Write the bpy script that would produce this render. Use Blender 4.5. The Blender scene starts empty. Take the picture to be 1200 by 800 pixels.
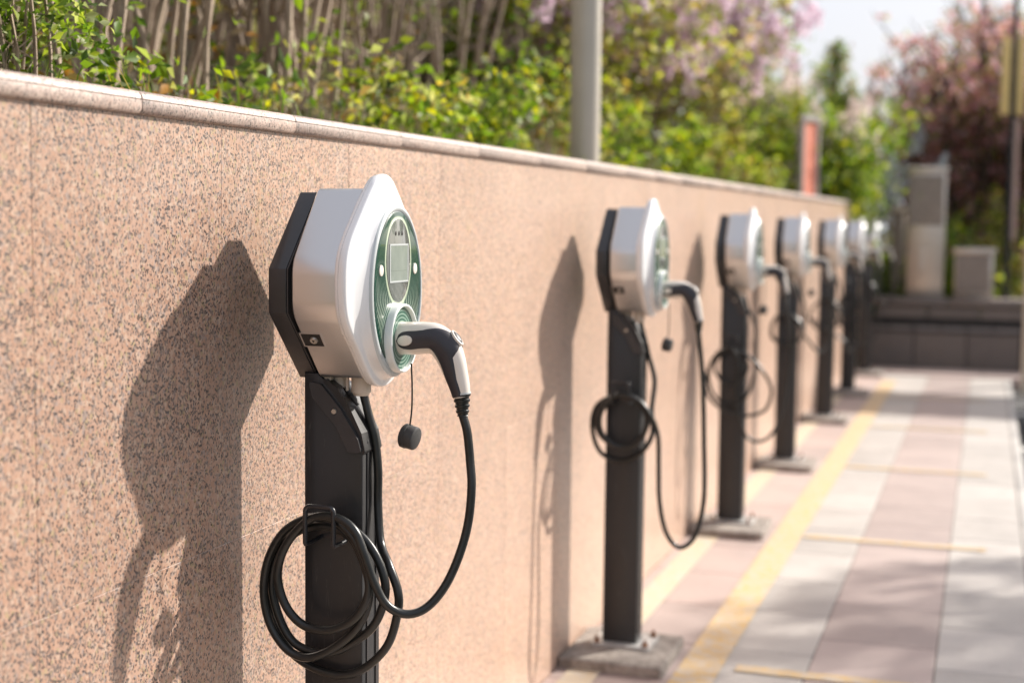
import bpy, bmesh, math, random
import numpy as np
from mathutils import Vector, Matrix

SC = bpy.context.scene
COL = SC.collection
R = math.radians

# ------------------------------------------------------------------ camera
YAW, PITCH, ROLL, CAM_H = R(18.4369), R(4.693), R(0.6), 1.36
cd = bpy.data.cameras.new('camera')
cam = bpy.data.objects.new('camera', cd)
COL.objects.link(cam)
F = Vector((-math.sin(YAW)*math.cos(PITCH), math.cos(YAW)*math.cos(PITCH), -math.sin(PITCH)))
Rt = Vector((math.cos(YAW), math.sin(YAW), 0))
Up = Rt.cross(F)
R2 = Rt*math.cos(ROLL) + Up*math.sin(ROLL)
U2 = Up*math.cos(ROLL) - Rt*math.sin(ROLL)
cam.matrix_world = Matrix(((R2.x, U2.x, -F.x, 0), (R2.y, U2.y, -F.y, 0), (R2.z, U2.z, -F.z, CAM_H), (0, 0, 0, 1)))
cd.sensor_width = 36.0
cd.lens = 50.01
cd.clip_start = 0.05
cd.clip_end = 3000
cd.dof.use_dof = True
cd.dof.focus_distance = 2.42
cd.dof.aperture_fstop = 50.0/20.0
cd.dof.aperture_blades = 0
SC.camera = cam

# ------------------------------------------------------------------ world, sun, exposure
SUN = Vector((1.0, 1.20, 0.98)).normalized()
SUN_EL = math.asin(SUN.z)
SUN_ROT = math.atan2(SUN.x, SUN.y)
w = bpy.data.worlds.new('World')
SC.world = w
w.use_nodes = True
nt = w.node_tree
bgn = nt.nodes['Background']
sky = nt.nodes.new('ShaderNodeTexSky')
sky.sky_type = 'NISHITA'
sky.sun_disc = False
sky.sun_elevation = SUN_EL
sky.sun_rotation = SUN_ROT
sky.altitude = 0
sky.air_density = 1.0
sky.dust_density = 5.0
sky.ozone_density = 1.0
# thin uniform veil of high cloud over the clear-sky model
veil = nt.nodes.new('ShaderNodeMix'); veil.data_type = 'RGBA'
veil.inputs[0].default_value = 0.82
veil.inputs[7].default_value = (2.85, 2.93, 3.25, 1)
nt.links.new(sky.outputs[0], veil.inputs[6])
nt.links.new(veil.outputs[2], bgn.inputs[0])
bgn.inputs[1].default_value = 0.15
sd = bpy.data.lights.new('sun', 'SUN')
sd.energy = 4.2
sd.angle = R(1.0)
sd.color = (1.0, 0.94, 0.86)
so = bpy.data.objects.new('sun', sd)
COL.objects.link(so)
so.location = (6, 6, 8)
so.rotation_euler = SUN.to_track_quat('Z', 'Y').to_euler()
SC.view_settings.view_transform = 'Standard'
SC.view_settings.look = 'None'
SC.view_settings.exposure = 0.88
SC.view_settings.gamma = 1.0
SC.cycles.use_denoising = True
SC.cycles.max_bounces = 8
SC.cycles.caustics_reflective = False
SC.cycles.caustics_refractive = False

# ------------------------------------------------------------------ material helpers
class NT:
    def __init__(s, name):
        s.m = bpy.data.materials.new(name)
        s.m.use_nodes = True
        s.t = s.m.node_tree
        s.b = s.t.nodes['Principled BSDF']
        s.out = s.t.nodes['Material Output']
    def n(s, kind, **kw):
        nd = s.t.nodes.new('ShaderNode'+kind)
        for k, v in kw.items():
            if k in nd.inputs.keys() if isinstance(k, str) else False:
                nd.inputs[k].default_value = v
            else:
                setattr(nd, k, v)
        return nd
    def l(s, a, b):
        s.t.links.new(a, b)
    def val(s, a):
        return a
    def math(s, op, a, b=None, c=None):
        nd = s.t.nodes.new('ShaderNodeMath'); nd.operation = op
        for i, x in enumerate((a, b, c)):
            if x is None: continue
            if isinstance(x, (int, float)): nd.inputs[i].default_value = x
            else: s.l(x, nd.inputs[i])
        return nd.outputs[0]
    def mix(s, fac, a, b, blend='MIX'):
        nd = s.t.nodes.new('ShaderNodeMix'); nd.data_type = 'RGBA'; nd.blend_type = blend
        for i, x in ((0, fac), (6, a), (7, b)):
            if isinstance(x, (int, float)): nd.inputs[i].default_value = x
            elif isinstance(x, tuple): nd.inputs[i].default_value = (*x, 1) if len(x) == 3 else x
            else: s.l(x, nd.inputs[i])
        return nd.outputs[2]
    def ramp(s, fac, stops, interp='LINEAR'):
        nd = s.t.nodes.new('ShaderNodeValToRGB'); cr = nd.color_ramp; cr.interpolation = interp
        while len(cr.elements) < len(stops): cr.elements.new(0.5)
        for e, (p, c) in zip(cr.elements, stops):
            e.position = p
            e.color = (c, c, c, 1) if isinstance(c, (int, float)) else (*c, 1)
        s.l(fac, nd.inputs[0])
        return nd.outputs[0]
    def noise(s, vec, scale, detail=3, rough=0.5, dist=0.0):
        nd = s.t.nodes.new('ShaderNodeTexNoise')
        nd.inputs['Scale'].default_value = scale; nd.inputs['Detail'].default_value = detail
        nd.inputs['Roughness'].default_value = rough; nd.inputs['Distortion'].default_value = dist
        if vec is not None: s.l(vec, nd.inputs['Vector'])
        return nd.outputs[0]
    def voro(s, vec, scale, feature='F1', rnd=1.0):
        nd = s.t.nodes.new('ShaderNodeTexVoronoi'); nd.feature = feature
        nd.inputs['Scale'].default_value = scale
        nd.inputs['Randomness'].default_value = rnd
        if vec is not None: s.l(vec, nd.inputs['Vector'])
        return nd
    def pos(s):
        return s.t.nodes.new('ShaderNodeNewGeometry').outputs['Position']
    def obj(s):
        return s.t.nodes.new('ShaderNodeTexCoord').outputs['Object']
    def rnd(s):
        return s.t.nodes.new('ShaderNodeObjectInfo').outputs['Random']
    def island(s):
        return s.t.nodes.new('ShaderNodeNewGeometry').outputs['Random Per Island']
    def scale(s, vec, sc, loc=(0, 0, 0)):
        nd = s.t.nodes.new('ShaderNodeMapping'); nd.inputs['Scale'].default_value = sc
        nd.inputs['Location'].default_value = loc
        s.l(vec, nd.inputs['Vector']); return nd.outputs[0]
    def bump(s, h, strength=0.3, dist=0.002):
        nd = s.t.nodes.new('ShaderNodeBump'); nd.inputs['Strength'].default_value = strength
        nd.inputs['Distance'].default_value = dist
        s.l(h, nd.inputs['Height']); s.l(nd.outputs[0], s.b.inputs['Normal'])
    def set(s, **kw):
        for k, v in kw.items():
            k = k.replace('_', ' ')
            i = s.b.inputs[k]
            if isinstance(v, (int, float)): i.default_value = v
            elif isinstance(v, tuple): i.default_value = (*v, 1) if len(v) == 3 else v
            else: s.l(v, i)

def sepxyz(m, v):
    nd = m.t.nodes.new('ShaderNodeSeparateXYZ'); m.l(v, nd.inputs[0]); return nd.outputs

def plain(name, col, rough=0.5, metal=0.0, var=0.12, vscale=30, bump=0.15, bscale=400, spec=0.5, coat=0.0):
    m = NT(name)
    v = m.obj()
    n1 = m.noise(v, vscale, 4)
    a = tuple(min(1, c*(1+var)) for c in col); b = tuple(c*(1-var) for c in col)
    m.set(Base_Color=m.ramp(n1, [(0.3, b), (0.7, a)]), Metallic=metal)
    n2 = m.noise(v, vscale*1.7, 3)
    if var: m.set(Roughness=m.ramp(n2, [(0.3, max(0.03, rough*0.85)), (0.7, min(1, rough*1.15))]))
    else: m.set(Roughness=rough)
    m.b.inputs['Specular IOR Level'].default_value = spec
    m.b.inputs['Coat Weight'].default_value = coat
    m.b.inputs['Coat Roughness'].default_value = 0.08
    if bump: m.bump(m.noise(v, bscale, 2), bump, 0.0005)
    return m.m

# ---- granite
def granite(name, bases, dark, dark_amt, scale, rough=0.45, stain_sheen=False, tone=0.10, elong=(1, 1, 0.75)):
    m = NT(name)
    P = m.pos()
    wob = m.noise(P, 90, 2)
    Ps = m.scale(P, elong)
    va = m.voro(Ps, scale); vb = m.voro(m.scale(P, elong, (3.1, 1.7, 0.4)), scale*1.55)
    ca = sepxyz(m, va.outputs['Color'])
    cb = sepxyz(m, vb.outputs['Color'])
    base = m.ramp(ca[0], bases, 'CONSTANT')
    # fine tonal shift inside grains
    base = m.mix(m.ramp(m.noise(P, 700, 2), [(0.35, 0.0), (0.65, 0.35)]), base, (0.62, 0.47, 0.38))
    dens = m.noise(P, 6.0, 4, 0.6)
    thr = m.ramp(dens, [(0.3, dark_amt*0.55), (0.7, dark_amt*1.5)])
    nb = m.math('ADD', cb[1], m.math('MULTIPLY', m.math('SUBTRACT', wob, 0.5), 0.25))
    mask = m.math('LESS_THAN', nb, thr)
    shape = m.math('LESS_THAN', vb.outputs['Distance'], 0.62)
    mask = m.math('MULTIPLY', mask, shape)
    darkc = m.ramp(cb[2], [(0.0, dark), (0.5, tuple(c*1.9 for c in dark)), (0.8, (0.20, 0.17, 0.15))], 'CONSTANT')
    col = m.mix(m.math('MULTIPLY', mask, 0.9), base, darkc)
    # second, mid-grey mineral
    vc = m.voro(m.scale(P, elong, (7.7, 2.3, 5.4)), scale*1.15); cc_ = sepxyz(m, vc.outputs['Color'])
    col = m.mix(m.math('MULTIPLY', m.math('LESS_THAN', cc_[0], 0.20), .62), col, (0.27, 0.215, 0.19))
    # big soft clouds
    cloud = m.noise(P, 1.7, 5, 0.6)
    col = m.mix(0.55, col, m.ramp(cloud, [(0.3, (0.82, 0.80, 0.80)), (0.5, (1, 1, 1)), (0.72, (1.0, 0.93, 0.86))]), 'MULTIPLY')
    r = m.rnd()
    col = m.mix(1.0, col, m.ramp(r, [(0, 1-tone), (1, 1.0)]), 'MULTIPLY')
    if stain_sheen:
        s = sepxyz(m, P)
        st = m.noise(m.scale(P, (1, 14, 1.6)), 1.0, 4, 0.6)
        hi = m.ramp(s[2], [(0.0, 0.0), (1.0, 1.0)])
        up = m.math('MULTIPLY', m.math('SUBTRACT', s[2], 1.12), 2.6)
        up = m.math('MINIMUM', m.math('MAXIMUM', up, 0.0), 1.0)
        blot = m.ramp(m.noise(m.scale(P, (1, 1, 1), (2, 8, 1)), 2.2, 3), [(.48, 0.), (.6, 1.)])
        stm = m.math('MULTIPLY', m.math('MULTIPLY', m.ramp(st, [(0.56, 0.0), (0.72, 0.45)]), up), blot)
        col = m.mix(stm, col, (0.62, 0.38, 0.10))
        # pale lime streaks
        st2 = m.noise(m.scale(P, (1, 9, 0.8), (0, 5, 2)), 1.0, 5, 0.65)
        col = m.mix(m.ramp(st2, [(0.60, 0.0), (0.75, 0.22)]), col, (0.75, 0.66, 0.60))
    if stain_sheen:   # near end darker, far end paler: grazing sheen painted into the stone colour
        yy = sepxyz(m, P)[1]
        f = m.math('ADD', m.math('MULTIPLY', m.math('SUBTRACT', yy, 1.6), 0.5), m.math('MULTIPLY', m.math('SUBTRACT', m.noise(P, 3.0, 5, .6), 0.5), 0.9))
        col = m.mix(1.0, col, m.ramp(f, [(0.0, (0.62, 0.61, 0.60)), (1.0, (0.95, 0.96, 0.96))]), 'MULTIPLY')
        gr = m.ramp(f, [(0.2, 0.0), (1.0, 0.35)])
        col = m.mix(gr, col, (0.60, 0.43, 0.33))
    else:
        col = m.mix(1.0, col, (0.80, 0.80, 0.80), 'MULTIPLY')
    m.set(Base_Color=col, Roughness=m.ramp(m.noise(P, 60, 3), [(0.3, rough*0.8), (0.7, min(1, rough*1.25))]))
    m.b.inputs['Specular IOR Level'].default_value = 0.85
    m.bump(m.math('ADD', m.noise(P, 500, 3), m.math('MULTIPLY', mask, -0.3)), 0.25, 0.0008)
    return m.m

M = {}
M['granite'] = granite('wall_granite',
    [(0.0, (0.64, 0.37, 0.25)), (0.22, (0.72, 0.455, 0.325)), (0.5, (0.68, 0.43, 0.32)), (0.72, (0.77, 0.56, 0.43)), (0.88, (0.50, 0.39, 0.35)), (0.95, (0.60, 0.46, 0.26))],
    (0.045, 0.040, 0.042), 0.31, 205, 0.33, stain_sheen=True)
M['coping'] = granite('coping_granite',
    [(0.0, (0.44, 0.32, 0.27)), (0.35, (0.52, 0.39, 0.33)), (0.7, (0.58, 0.46, 0.39)), (0.9, (0.38, 0.30, 0.26))],
    (0.07, 0.06, 0.055), 0.17, 230, 0.55, tone=0.15)
M['dark_granite'] = granite('dark_granite',
    [(0.0, (0.10, 0.085, 0.08)), (0.4, (0.13, 0.11, 0.10)), (0.8, (0.17, 0.14, 0.13))], (0.03, 0.03, 0.03), 0.3, 120, 0.5, tone=0.2)
M['pale_granite'] = granite('pale_granite',
    [(0.0, (0.70, 0.60, 0.53)), (0.5, (0.78, 0.68, 0.60)), (0.8, (0.64, 0.56, 0.51))], (0.10, 0.09, 0.08), 0.2, 120, 0.6)

def tile_mat(name, a, b, seed):
    m = NT(name)
    P = m.pos()
    n = m.noise(m.scale(P, (1, 1, 1), (seed, 0, 0)), 5, 6, 0.65)
    fine = m.noise(P, 320, 2)
    col = m.ramp(n, [(0.3, b), (0.7, a)])
    col = m.mix(m.ramp(fine, [(0.35, 0.16), (0.6, 0.0)]), col, (0.25, 0.22, 0.2))
    col = m.mix(m.ramp(m.noise(m.scale(P, (1, 1, 1), (seed, 4, 0)), 14, 5, 0.7), [(0.56, 0.0), (0.74, 0.45)]), col, (0.26, 0.22, 0.19))
    col = m.mix(1.0, col, m.ramp(m.rnd(), [(0, 0.84), (1, 1.03)]), 'MULTIPLY')
    m.set(Base_Color=col, Roughness=m.ramp(n, [(0.3, 0.55), (0.7, 0.75)]))
    m.bump(m.noise(P, 260, 3), 0.2, 0.001)
    return m.m
M['tile_white'] = tile_mat('white_paving', (0.52, 0.485, 0.45), (0.44, 0.41, 0.38), 1)
M['tile_pink'] = tile_mat('pink_paving', (0.465, 0.375, 0.345), (0.395, 0.32, 0.295), 5)
M['tile_edge'] = tile_mat('wall_side_paving', (0.52, 0.40, 0.36), (0.45, 0.36, 0.33), 9)
M['kerb'] = tile_mat('kerb_stone', (0.50, 0.48, 0.45), (0.42, 0.40, 0.38), 12)
M['steel'] = plain('satin_steel_cladding', (0.56, 0.50, 0.44), 0.34, 0.85, 0.06, 5, 0.1, 60)
M['taupe'] = granite('taupe_granite', [(0.0, (0.30, 0.25, 0.21)), (0.5, (0.36, 0.30, 0.25))], (.1, .09, .08), .15, 90, .5)
M['mortar'] = plain('mortar', (0.19, 0.165, 0.15), 0.9, 0, 0.3, 40, 0.4, 300)
M['grout'] = plain('pale_grout', (0.62, 0.50, 0.42), 0.9, 0, 0.15, 20)
M['concrete'] = NT('plinth_concrete')
m = M['concrete']; P = m.pos()
m.set(Base_Color=m.mix(m.ramp(m.noise(P, 22, 6, .7), [(.45, 0.), (.65, .8)]), m.ramp(m.noise(P, 60, 5, .7), [(.3, (.27, .24, .21)), (.7, (.42, .37, .33))]), (.13, .11, .095)), Roughness=.9)
m.bump(m.noise(P, 90, 6, .7), .8, .004); M['concrete'] = m.m

def paint_line(name, c):
    m = NT(name); P = m.pos()
    n = m.noise(P, 26, 7, 0.72)
    wear = m.ramp(n, [(0.38, 0.05), (0.60, 0.80)])
    col = m.mix(wear, m.ramp(m.noise(P, 3, 3), [(0.3, tuple(x*0.9 for x in c)), (0.7, c)]), (0.50, 0.46, 0.42))
    m.set(Base_Color=col, Roughness=0.6); m.bump(m.noise(P, 260, 3), 0.2, 0.001)
    return m.m
M['yellow'] = paint_line('yellow_road_paint', (0.66, 0.43, 0.15))
M['cream'] = paint_line('faded_yellow_paint', (0.62, 0.49, 0.31))
M['white_paint'] = paint_line('white_road_paint', (0.75, 0.74, 0.70))
m = NT('asphalt'); P = m.pos()
m.set(Base_Color=m.ramp(m.noise(P, 200, 4, .7), [(.3, (.035, .035, .037)), (.7, (.085, .082, .08))]), Roughness=.85); m.bump(m.noise(P, 220, 4), .6, .004); M['asphalt'] = m.m
m = NT('bank_soil'); P = m.pos()
m.set(Base_Color=m.mix(m.ramp(m.noise(P, 3.5, 6, .7), [(.4, 0.), (.6, .8)]), m.ramp(m.noise(P, 25, 6, .75), [(.3, (.055, .034, .018)), (.55, (.13, .085, .045)), (.75, (.23, .16, .09))]), (.07, .085, .02)), Roughness=.95)
m.bump(m.noise(P, 30, 6, .75), 1.0, .05); M['soil'] = m.m
m = NT('grass_ground'); P = m.pos()
m.set(Base_Color=m.ramp(m.noise(P, 1.5, 8, .7), [(.3, (.035, .055, .012)), (.6, (.08, .10, .03)), (.8, (.15, .12, .06))]), Roughness=.95); M['field'] = m.m

# ---- charger materials
M['black_metal'] = plain('black_powder_coat', (0.014, 0.014, 0.017), 0.36, 0, 0.2, 25, 0.2, 900, coat=.35)
m = NT('post_powder_coat'); v = m.obj()
n = m.noise(m.scale(v, (1, 1, .35)), 14, 6, .7)
scr = m.noise(m.scale(v, (18, 18, 2.2)), 6, 4, .7, 1.5)
c = m.ramp(n, [(.3, (.012, .012, .013)), (.7, (.022, .021, .022))])
c = m.mix(m.ramp(scr, [(.60, 0.), (.72, .35)]), c, (.12, .11, .105))
m.set(Base_Color=c, Roughness=m.ramp(n, [(.3, .34), (.7, .55)])); m.bump(m.noise(v, 900, 2), .3, .0004); m.b.inputs['Specular IOR Level'].default_value = .45; m.b.inputs['Coat Weight'].default_value = .25; m.b.inputs['Coat Roughness'].default_value = .2; M['post'] = m.m
M['bracket_side'] = plain('dark_grey_coat', (0.042, 0.040, 0.042), 0.4, 0, 0.15, 30, 0.3, 900)
M['silver'] = plain('satin_silver_paint', (0.61, 0.595, 0.585), 0.32, 0.92, 0.0, 20, 0)
m = NT('pearl_white_plastic'); v = m.obj()
gr = m.math('MULTIPLY', m.ramp(m.noise(m.scale(v, (1, 1, .25)), 26, 6, .7), [(.50, 0.), (.75, .22)]), m.ramp(m.noise(v, 7, 3), [(.4, .3), (.65, 1.)]))
m.set(Base_Color=m.mix(gr, (.80, .80, .80), (.45, .40, .34)), Roughness=m.ramp(m.noise(v, 18, 5, .7), [(.3, .24), (.7, .40)]))
m.b.inputs['Coat Weight'].default_value = .5; m.b.inputs['Coat Roughness'].default_value = .08; M['shell'] = m.m
M['ring_white'] = plain('white_ring_plastic', (0.72, 0.75, 0.73), 0.35, 0.0, 0.02, 12, 0.03, 600, coat=0.3)
M['bezel'] = plain('grey_bezel', (0.50, 0.53, 0.53), 0.4, 0.2, 0.03, 20, 0.05)
M['cream'+'_plastic'] = plain('cream_plastic', (0.62, 0.54, 0.45), 0.42, 0, 0.04, 30, 0.1)
M['plug'] = plain('plug_cream_plastic', (0.70, 0.64, 0.57), 0.33, 0, 0.03, 25, 0.06, 700, coat=0.2)
M['grip'] = plain('black_grip_rubber', (0.026, 0.024, 0.030), 0.42, 0, 0.1, 40, 0.25, 1500)
M['rubber'] = plain('cable_rubber', (0.012, 0.013, 0.012), 0.33, 0, 0.25, 50, 0.25, 900)
M['cap'] = plain('cap_rubber', (0.035, 0.035, 0.035), 0.6, 0, 0.1, 60, 0.3, 900)
M['lock'] = plain('lock_chrome', (0.62, 0.58, 0.52), 0.3, 0.8, 0.05, 40, 0.05)
M['bolt'] = plain('rusty_bolt', (0.28, 0.12, 0.05), 0.7, 0.3, 0.4, 90, 0.5)
M['plate'] = plain('galvanised_plate', (0.55, 0.54, 0.52), 0.5, 0.4, 0.12, 25, 0.2)
M['hole'] = plain('dark_recess', (0.012, 0.010, 0.009), 0.6)
m = NT('screen_lcd'); v = m.obj(); s = sepxyz(m, v)
line = m.math('LESS_THAN', m.math('ABSOLUTE', m.math('SUBTRACT', s[2], 1.279)), .0006)
c = m.mix(m.math('MULTIPLY', line, .3), m.ramp(m.noise(v, 40, 3), [(.3, (.26, .30, .27)), (.7, (.33, .37, .33))]), (.1, .12, .1))
m.set(Base_Color=c, Roughness=.12); m.b.inputs['Coat Weight'].default_value = 1.0; M['screen'] = m.m
m = NT('window_tint'); m.set(Base_Color=(.15, .165, .15), Roughness=.12); m.b.inputs['Coat Weight'].default_value = 1.0; M['window'] = m.m
# green facia with printed contour lines
m = NT('green_facia_print'); v = m.obj(); s = sepxyz(m, v)
def edist(cy, cz, a, b):
    dy = m.math('DIVIDE', m.math('SUBTRACT', s[1], cy), a)
    dz = m.math('DIVIDE', m.math('SUBTRACT', s[2], cz), b)
    return m.math('SUBTRACT', m.math('SQRT', m.math('ADD', m.math('MULTIPLY', dy, dy), m.math('MULTIPLY', dz, dz))), 1.0)
d1 = m.math('MULTIPLY', edist(0, 1.296, .052, .072), .060)
d2 = m.math('MULTIPLY', edist(0, 1.163, .059, .059), .059)
d = m.math('SMOOTH_MIN', d1, d2, .03)
wv = m.math('SINE', m.math('MULTIPLY', d, 2*math.pi/.0060))
lines = m.ramp(wv, [(.52, 0.), (.66, 1.)])
low = m.math('MINIMUM', m.math('MAXIMUM', m.math('MULTIPLY', m.math('SUBTRACT', 1.275, s[2]), 14), 0.), 1.)
lines = m.math('MULTIPLY', lines, low)
g = m.ramp(m.math('MULTIPLY', m.math('SUBTRACT', s[2], 1.12), 3.9), [(0., (.014, .062, .044)), (.45, (.012, .052, .038)), (1., (.05, .10, .065))])
e = edist(0, 1.246, .097, .130)
edge = m.ramp(m.math('MULTIPLY', e, -1.0), [(.02, 1.), (.05, 0.)])
c = m.mix(m.math('MULTIPLY', lines, .8), g, (.46, .56, .43))
rim = m.math('MULTIPLY', m.ramp(d1, [(.0, 1.), (.004, 1.), (.0065, 0.)]), 1.0)
c = m.mix(rim, c, (.52, .60, .44))
c = m.mix(edge, c, (.01, .06, .04))
m.set(Base_Color=c, Roughness=.22); m.b.inputs['Coat Weight'].default_value = .7; M['green'] = m.m
m = NT('socket_face_print'); v = m.obj(); s = sepxyz(m, v)
d2 = edist(0, 1.163, .059, .059)
wv = m.math('SINE', m.math('MULTIPLY', d2, 60))
m.set(Base_Color=m.mix(m.ramp(wv, [(.4, 0.), (.7, 1.)]), (.05, .12, .09), (.26, .36, .30)), Roughness=.3); M['socket'] = m.m
m = NT('oval_pad_plastic'); v = m.obj()
vo = m.voro(v, 420, 'F1', 0.1)
m.set(Base_Color=m.ramp(vo.outputs['Distance'], [(.25, (.50, .45, .38)), (.4, (.70, .65, .58))]), Roughness=.45); M['pad'] = m.m

# ---- vegetation materials
def leaf_mat(name, cols, trans=0.5, rough=0.5, tint=None):
    m = NT(name)
    if rough < .6 and 'needle' not in name: cols = [(a*1.03, b*1.02, c*.85) for a, b, c in cols]
    r = m.island()
    st = [(i/len(cols), c) for i, c in enumerate(cols)]
    col = m.ramp(r, st, 'CONSTANT')
    col = m.mix(1.0, col, m.ramp(m.noise(m.pos(), 2.5, 3), [(.3, .7), (.7, 1.15)]), 'MULTIPLY')
    m.set(Base_Color=col, Roughness=rough)
    m.b.inputs['Specular IOR Level'].default_value = 0.3
    tr = m.n('BsdfTranslucent'); m.l(m.mix(1.0, col, (1.0, 1.0, 1.0) if rough > .6 else (1.42, 1.42, .72), 'MULTIPLY'), tr.inputs[0])
    mx = m.n('MixShader'); mx.inputs[0].default_value = trans
    m.l(m.b.outputs[0], mx.inputs[1]); m.l(tr.outputs[0], mx.inputs[2]); m.l(mx.outputs[0], m.out.inputs[0])
    return m.m
M['leaf_green'] = leaf_mat('green_leaves', [(.07, .13, .02), (.12, .20, .025), (.17, .25, .03), (.05, .085, .02), (.24, .30, .05), (.34, .38, .22)])
M['leaf_yellow'] = leaf_mat('yellow_green_leaves', [(.22, .34, .025), (.30, .42, .03), (.14, .24, .03), (.46, .46, .03), (.34, .42, .18), (.09, .17, .03)])
M['leaf_mix'] = leaf_mat('mixed_leaves', [(.18, .22, .035), (.32, .38, .04), (.48, .50, .06), (.12, .12, .03), (.56, .56, .40), (.30, .21, .12), (.48, .36, .09), (.42, .33, .26), (.34, .44, .05)])
M['leaf_dry'] = leaf_mat('dry_leaves', [(.24, .15, .07), (.34, .23, .11), (.15, .095, .045), (.42, .31, .20), (.45, .22, .05)], 0.2)
M['lilac'] = leaf_mat('lilac_blossom', [(.86, .66, .78), (.90, .74, .84), (.93, .85, .90), (.80, .57, .70)], 0.55, 0.7)
M['blush'] = leaf_mat('pale_blossom', [(.86, .72, .68), (.90, .80, .76), (.80, .62, .58), (.90, .85, .78)], 0.55, 0.7)
M['pink'] = leaf_mat('plum_pink_blossom', [(.86, .44, .46), (.92, .58, .60), (.76, .36, .34), (.56, .28, .26), (.88, .68, .80), (.40, .34, .14)], 0.62, 0.7)
M['white_flower'] = leaf_mat('white_blossom', [(.72, .74, .74), (.66, .70, .68), (.76, .76, .80)], 0.3, 0.7)
M['conifer'] = leaf_mat('conifer_needles', [(.18, .30, .06), (.26, .40, .07), (.10, .17, .04), (.34, .20, .13)], 0.5)
M['grass'] = leaf_mat('grass_blades', [(.09, .17, .03), (.14, .22, .03), (.20, .25, .06), (.28, .24, .12)], 0.4)
m = NT('dry_cane_bark'); v = m.obj()
m.set(Base_Color=m.ramp(m.noise(m.scale(v, (1, 1, .2)), 45, 5, .7), [(.3, (.16, .11, .075)), (.55, (.36, .28, .21)), (.75, (.54, .44, .35))]), Roughness=.85); m.bump(m.noise(v, 120, 4), .5, .003); M['bark'] = m.m
M['bark_dark'] = plain('dark_bark', (0.075, 0.05, 0.038), 0.9, 0, 0.4, 25, 0.8, 90)
M['pole'] = plain('grey_pole_paint', (0.50, 0.46, 0.39), 0.42, 0.1, 0.05, 6, 0.1)
M['salmon'] = plain('salmon_red_panel', (0.85, 0.30, 0.20), 0.5, 0, 0.08, 8, 0.1)
M['sign_grey'] = plain('grey_sign_frame', (0.42, 0.38, 0.36), 0.5, 0.2, 0.08, 10)
M['lamp_black'] = plain('lamp_post_black', (0.02, 0.02, 0.024), 0.4, 0.2, 0.1, 10)
M['lamp_yellow'] = plain('ochre_lamp_panel', (0.85, 0.62, 0.24), 0.5, 0, 0.08, 8)
M['lamp_pink'] = plain('pinkish_pole_sleeve', (0.50, 0.34, 0.28), 0.5, 0, 0.06, 8)
M['ochre'] = plain('ochre_plastic', (0.45, 0.30, 0.08), 0.5, 0, 0.1, 10)

# ------------------------------------------------------------------ object helpers
def prop(o, label=None, cat=None, group=None, kind=None):
    if label: o['label'] = label
    if cat: o['category'] = cat
    if group: o['group'] = group
    if kind: o['kind'] = kind
    return o
def empty(name, loc=(0, 0, 0), rz=0, **kw):
    o = bpy.data.objects.new(name, None); COL.objects.link(o)
    o.location = loc; o.rotation_euler = (0, 0, rz); o.empty_display_size = 0.1
    return prop(o, **kw)
def link(name, me, parent=None, loc=None, **kw):
    o = bpy.data.objects.new(name, me); COL.objects.link(o)
    if parent: o.parent = parent
    if loc: o.location = loc
    return prop(o, **kw)
def mesh(name, verts, faces, mat, smooth=True, angle=35):
    me = bpy.data.meshes.new(name)
    me.from_pydata([tuple(v) for v in verts], [], [tuple(f) for f in faces])
    bm = bmesh.new(); bm.from_mesh(me); bmesh.ops.recalc_face_normals(bm, faces=bm.faces); bm.to_mesh(me); bm.free()
    if smooth:
        me.polygons.foreach_set('use_smooth', [True]*len(me.polygons))
        me.set_sharp_from_angle(angle=R(angle))
    me.materials.append(mat)
    return me
def box_me(name, sx, sy, sz, mat, bev=0.0, seg=1, org=(0, 0, 0)):
    """box from org, centred in x and y, z from 0 to sz"""
    bm = bmesh.new()
    bmesh.ops.create_cube(bm, size=1.0)
    for v in bm.verts:
        v.co = Vector((v.co.x*sx+org[0], v.co.y*sy+org[1], (v.co.z+0.5)*sz+org[2]))
    if bev: bmesh.ops.bevel(bm, geom=list(bm.edges), offset=bev, segments=seg, affect='EDGES', profile=0.5)
    me = bpy.data.meshes.new(name); bm.to_mesh(me); bm.free()
    if seg > 1:
        me.polygons.foreach_set('use_smooth', [True]*len(me.polygons)); me.set_sharp_from_angle(angle=R(40))
    me.materials.append(mat); return me
def catmull(pts, n):
    P = [Vector(p) for p in pts]; P = [2*P[0]-P[1]]+P+[2*P[-1]-P[-2]]
    out = []
    for i in range(1, len(P)-2):
        for k in range(n):
            t = k/n; a, b, c, d = P[i-1:i+3]
            out.append(0.5*((2*b)+(c-a)*t+(2*a-5*b+4*c-d)*t*t+(3*b-a-3*c+d)*t**3))
    out.append(P[-2].copy()); return out
def tube(pts, rad, seg=10, caps=True):
    """parallel transport tube; rad number or list; returns verts, faces"""
    n = len(pts); V = []; Fc = []
    pts = [Vector(p) for p in pts]
    t0 = (pts[1]-pts[0]).normalized()
    ref = Vector((0, 1, 0)) if abs(t0.y) < 0.9 else Vector((1, 0, 0))
    u = (ref - t0*ref.dot(t0)).normalized()
    for i, p in enumerate(pts):
        t = (pts[min(i+1, n-1)]-pts[max(i-1, 0)])
        t = t.normalized() if t.length > 1e-9 else t0
        u = (u - t*u.dot(t)).normalized(); wv = t.cross(u)
        r = rad[i] if isinstance(rad, (list, tuple)) else rad
        for k in range(seg):
            a = 2*math.pi*k/seg
            V.append(p+u*(r*math.cos(a))+wv*(r*math.sin(a)))
    for i in range(n-1):
        for k in range(seg):
            k2 = (k+1) % seg
            Fc.append((i*seg+k, i*seg+k2, (i+1)*seg+k2, (i+1)*seg+k))
    if caps:
        Fc.append(tuple(range(seg))[::-1]); Fc.append(tuple((n-1)*seg+k for k in range(seg)))
    return V, Fc
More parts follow.
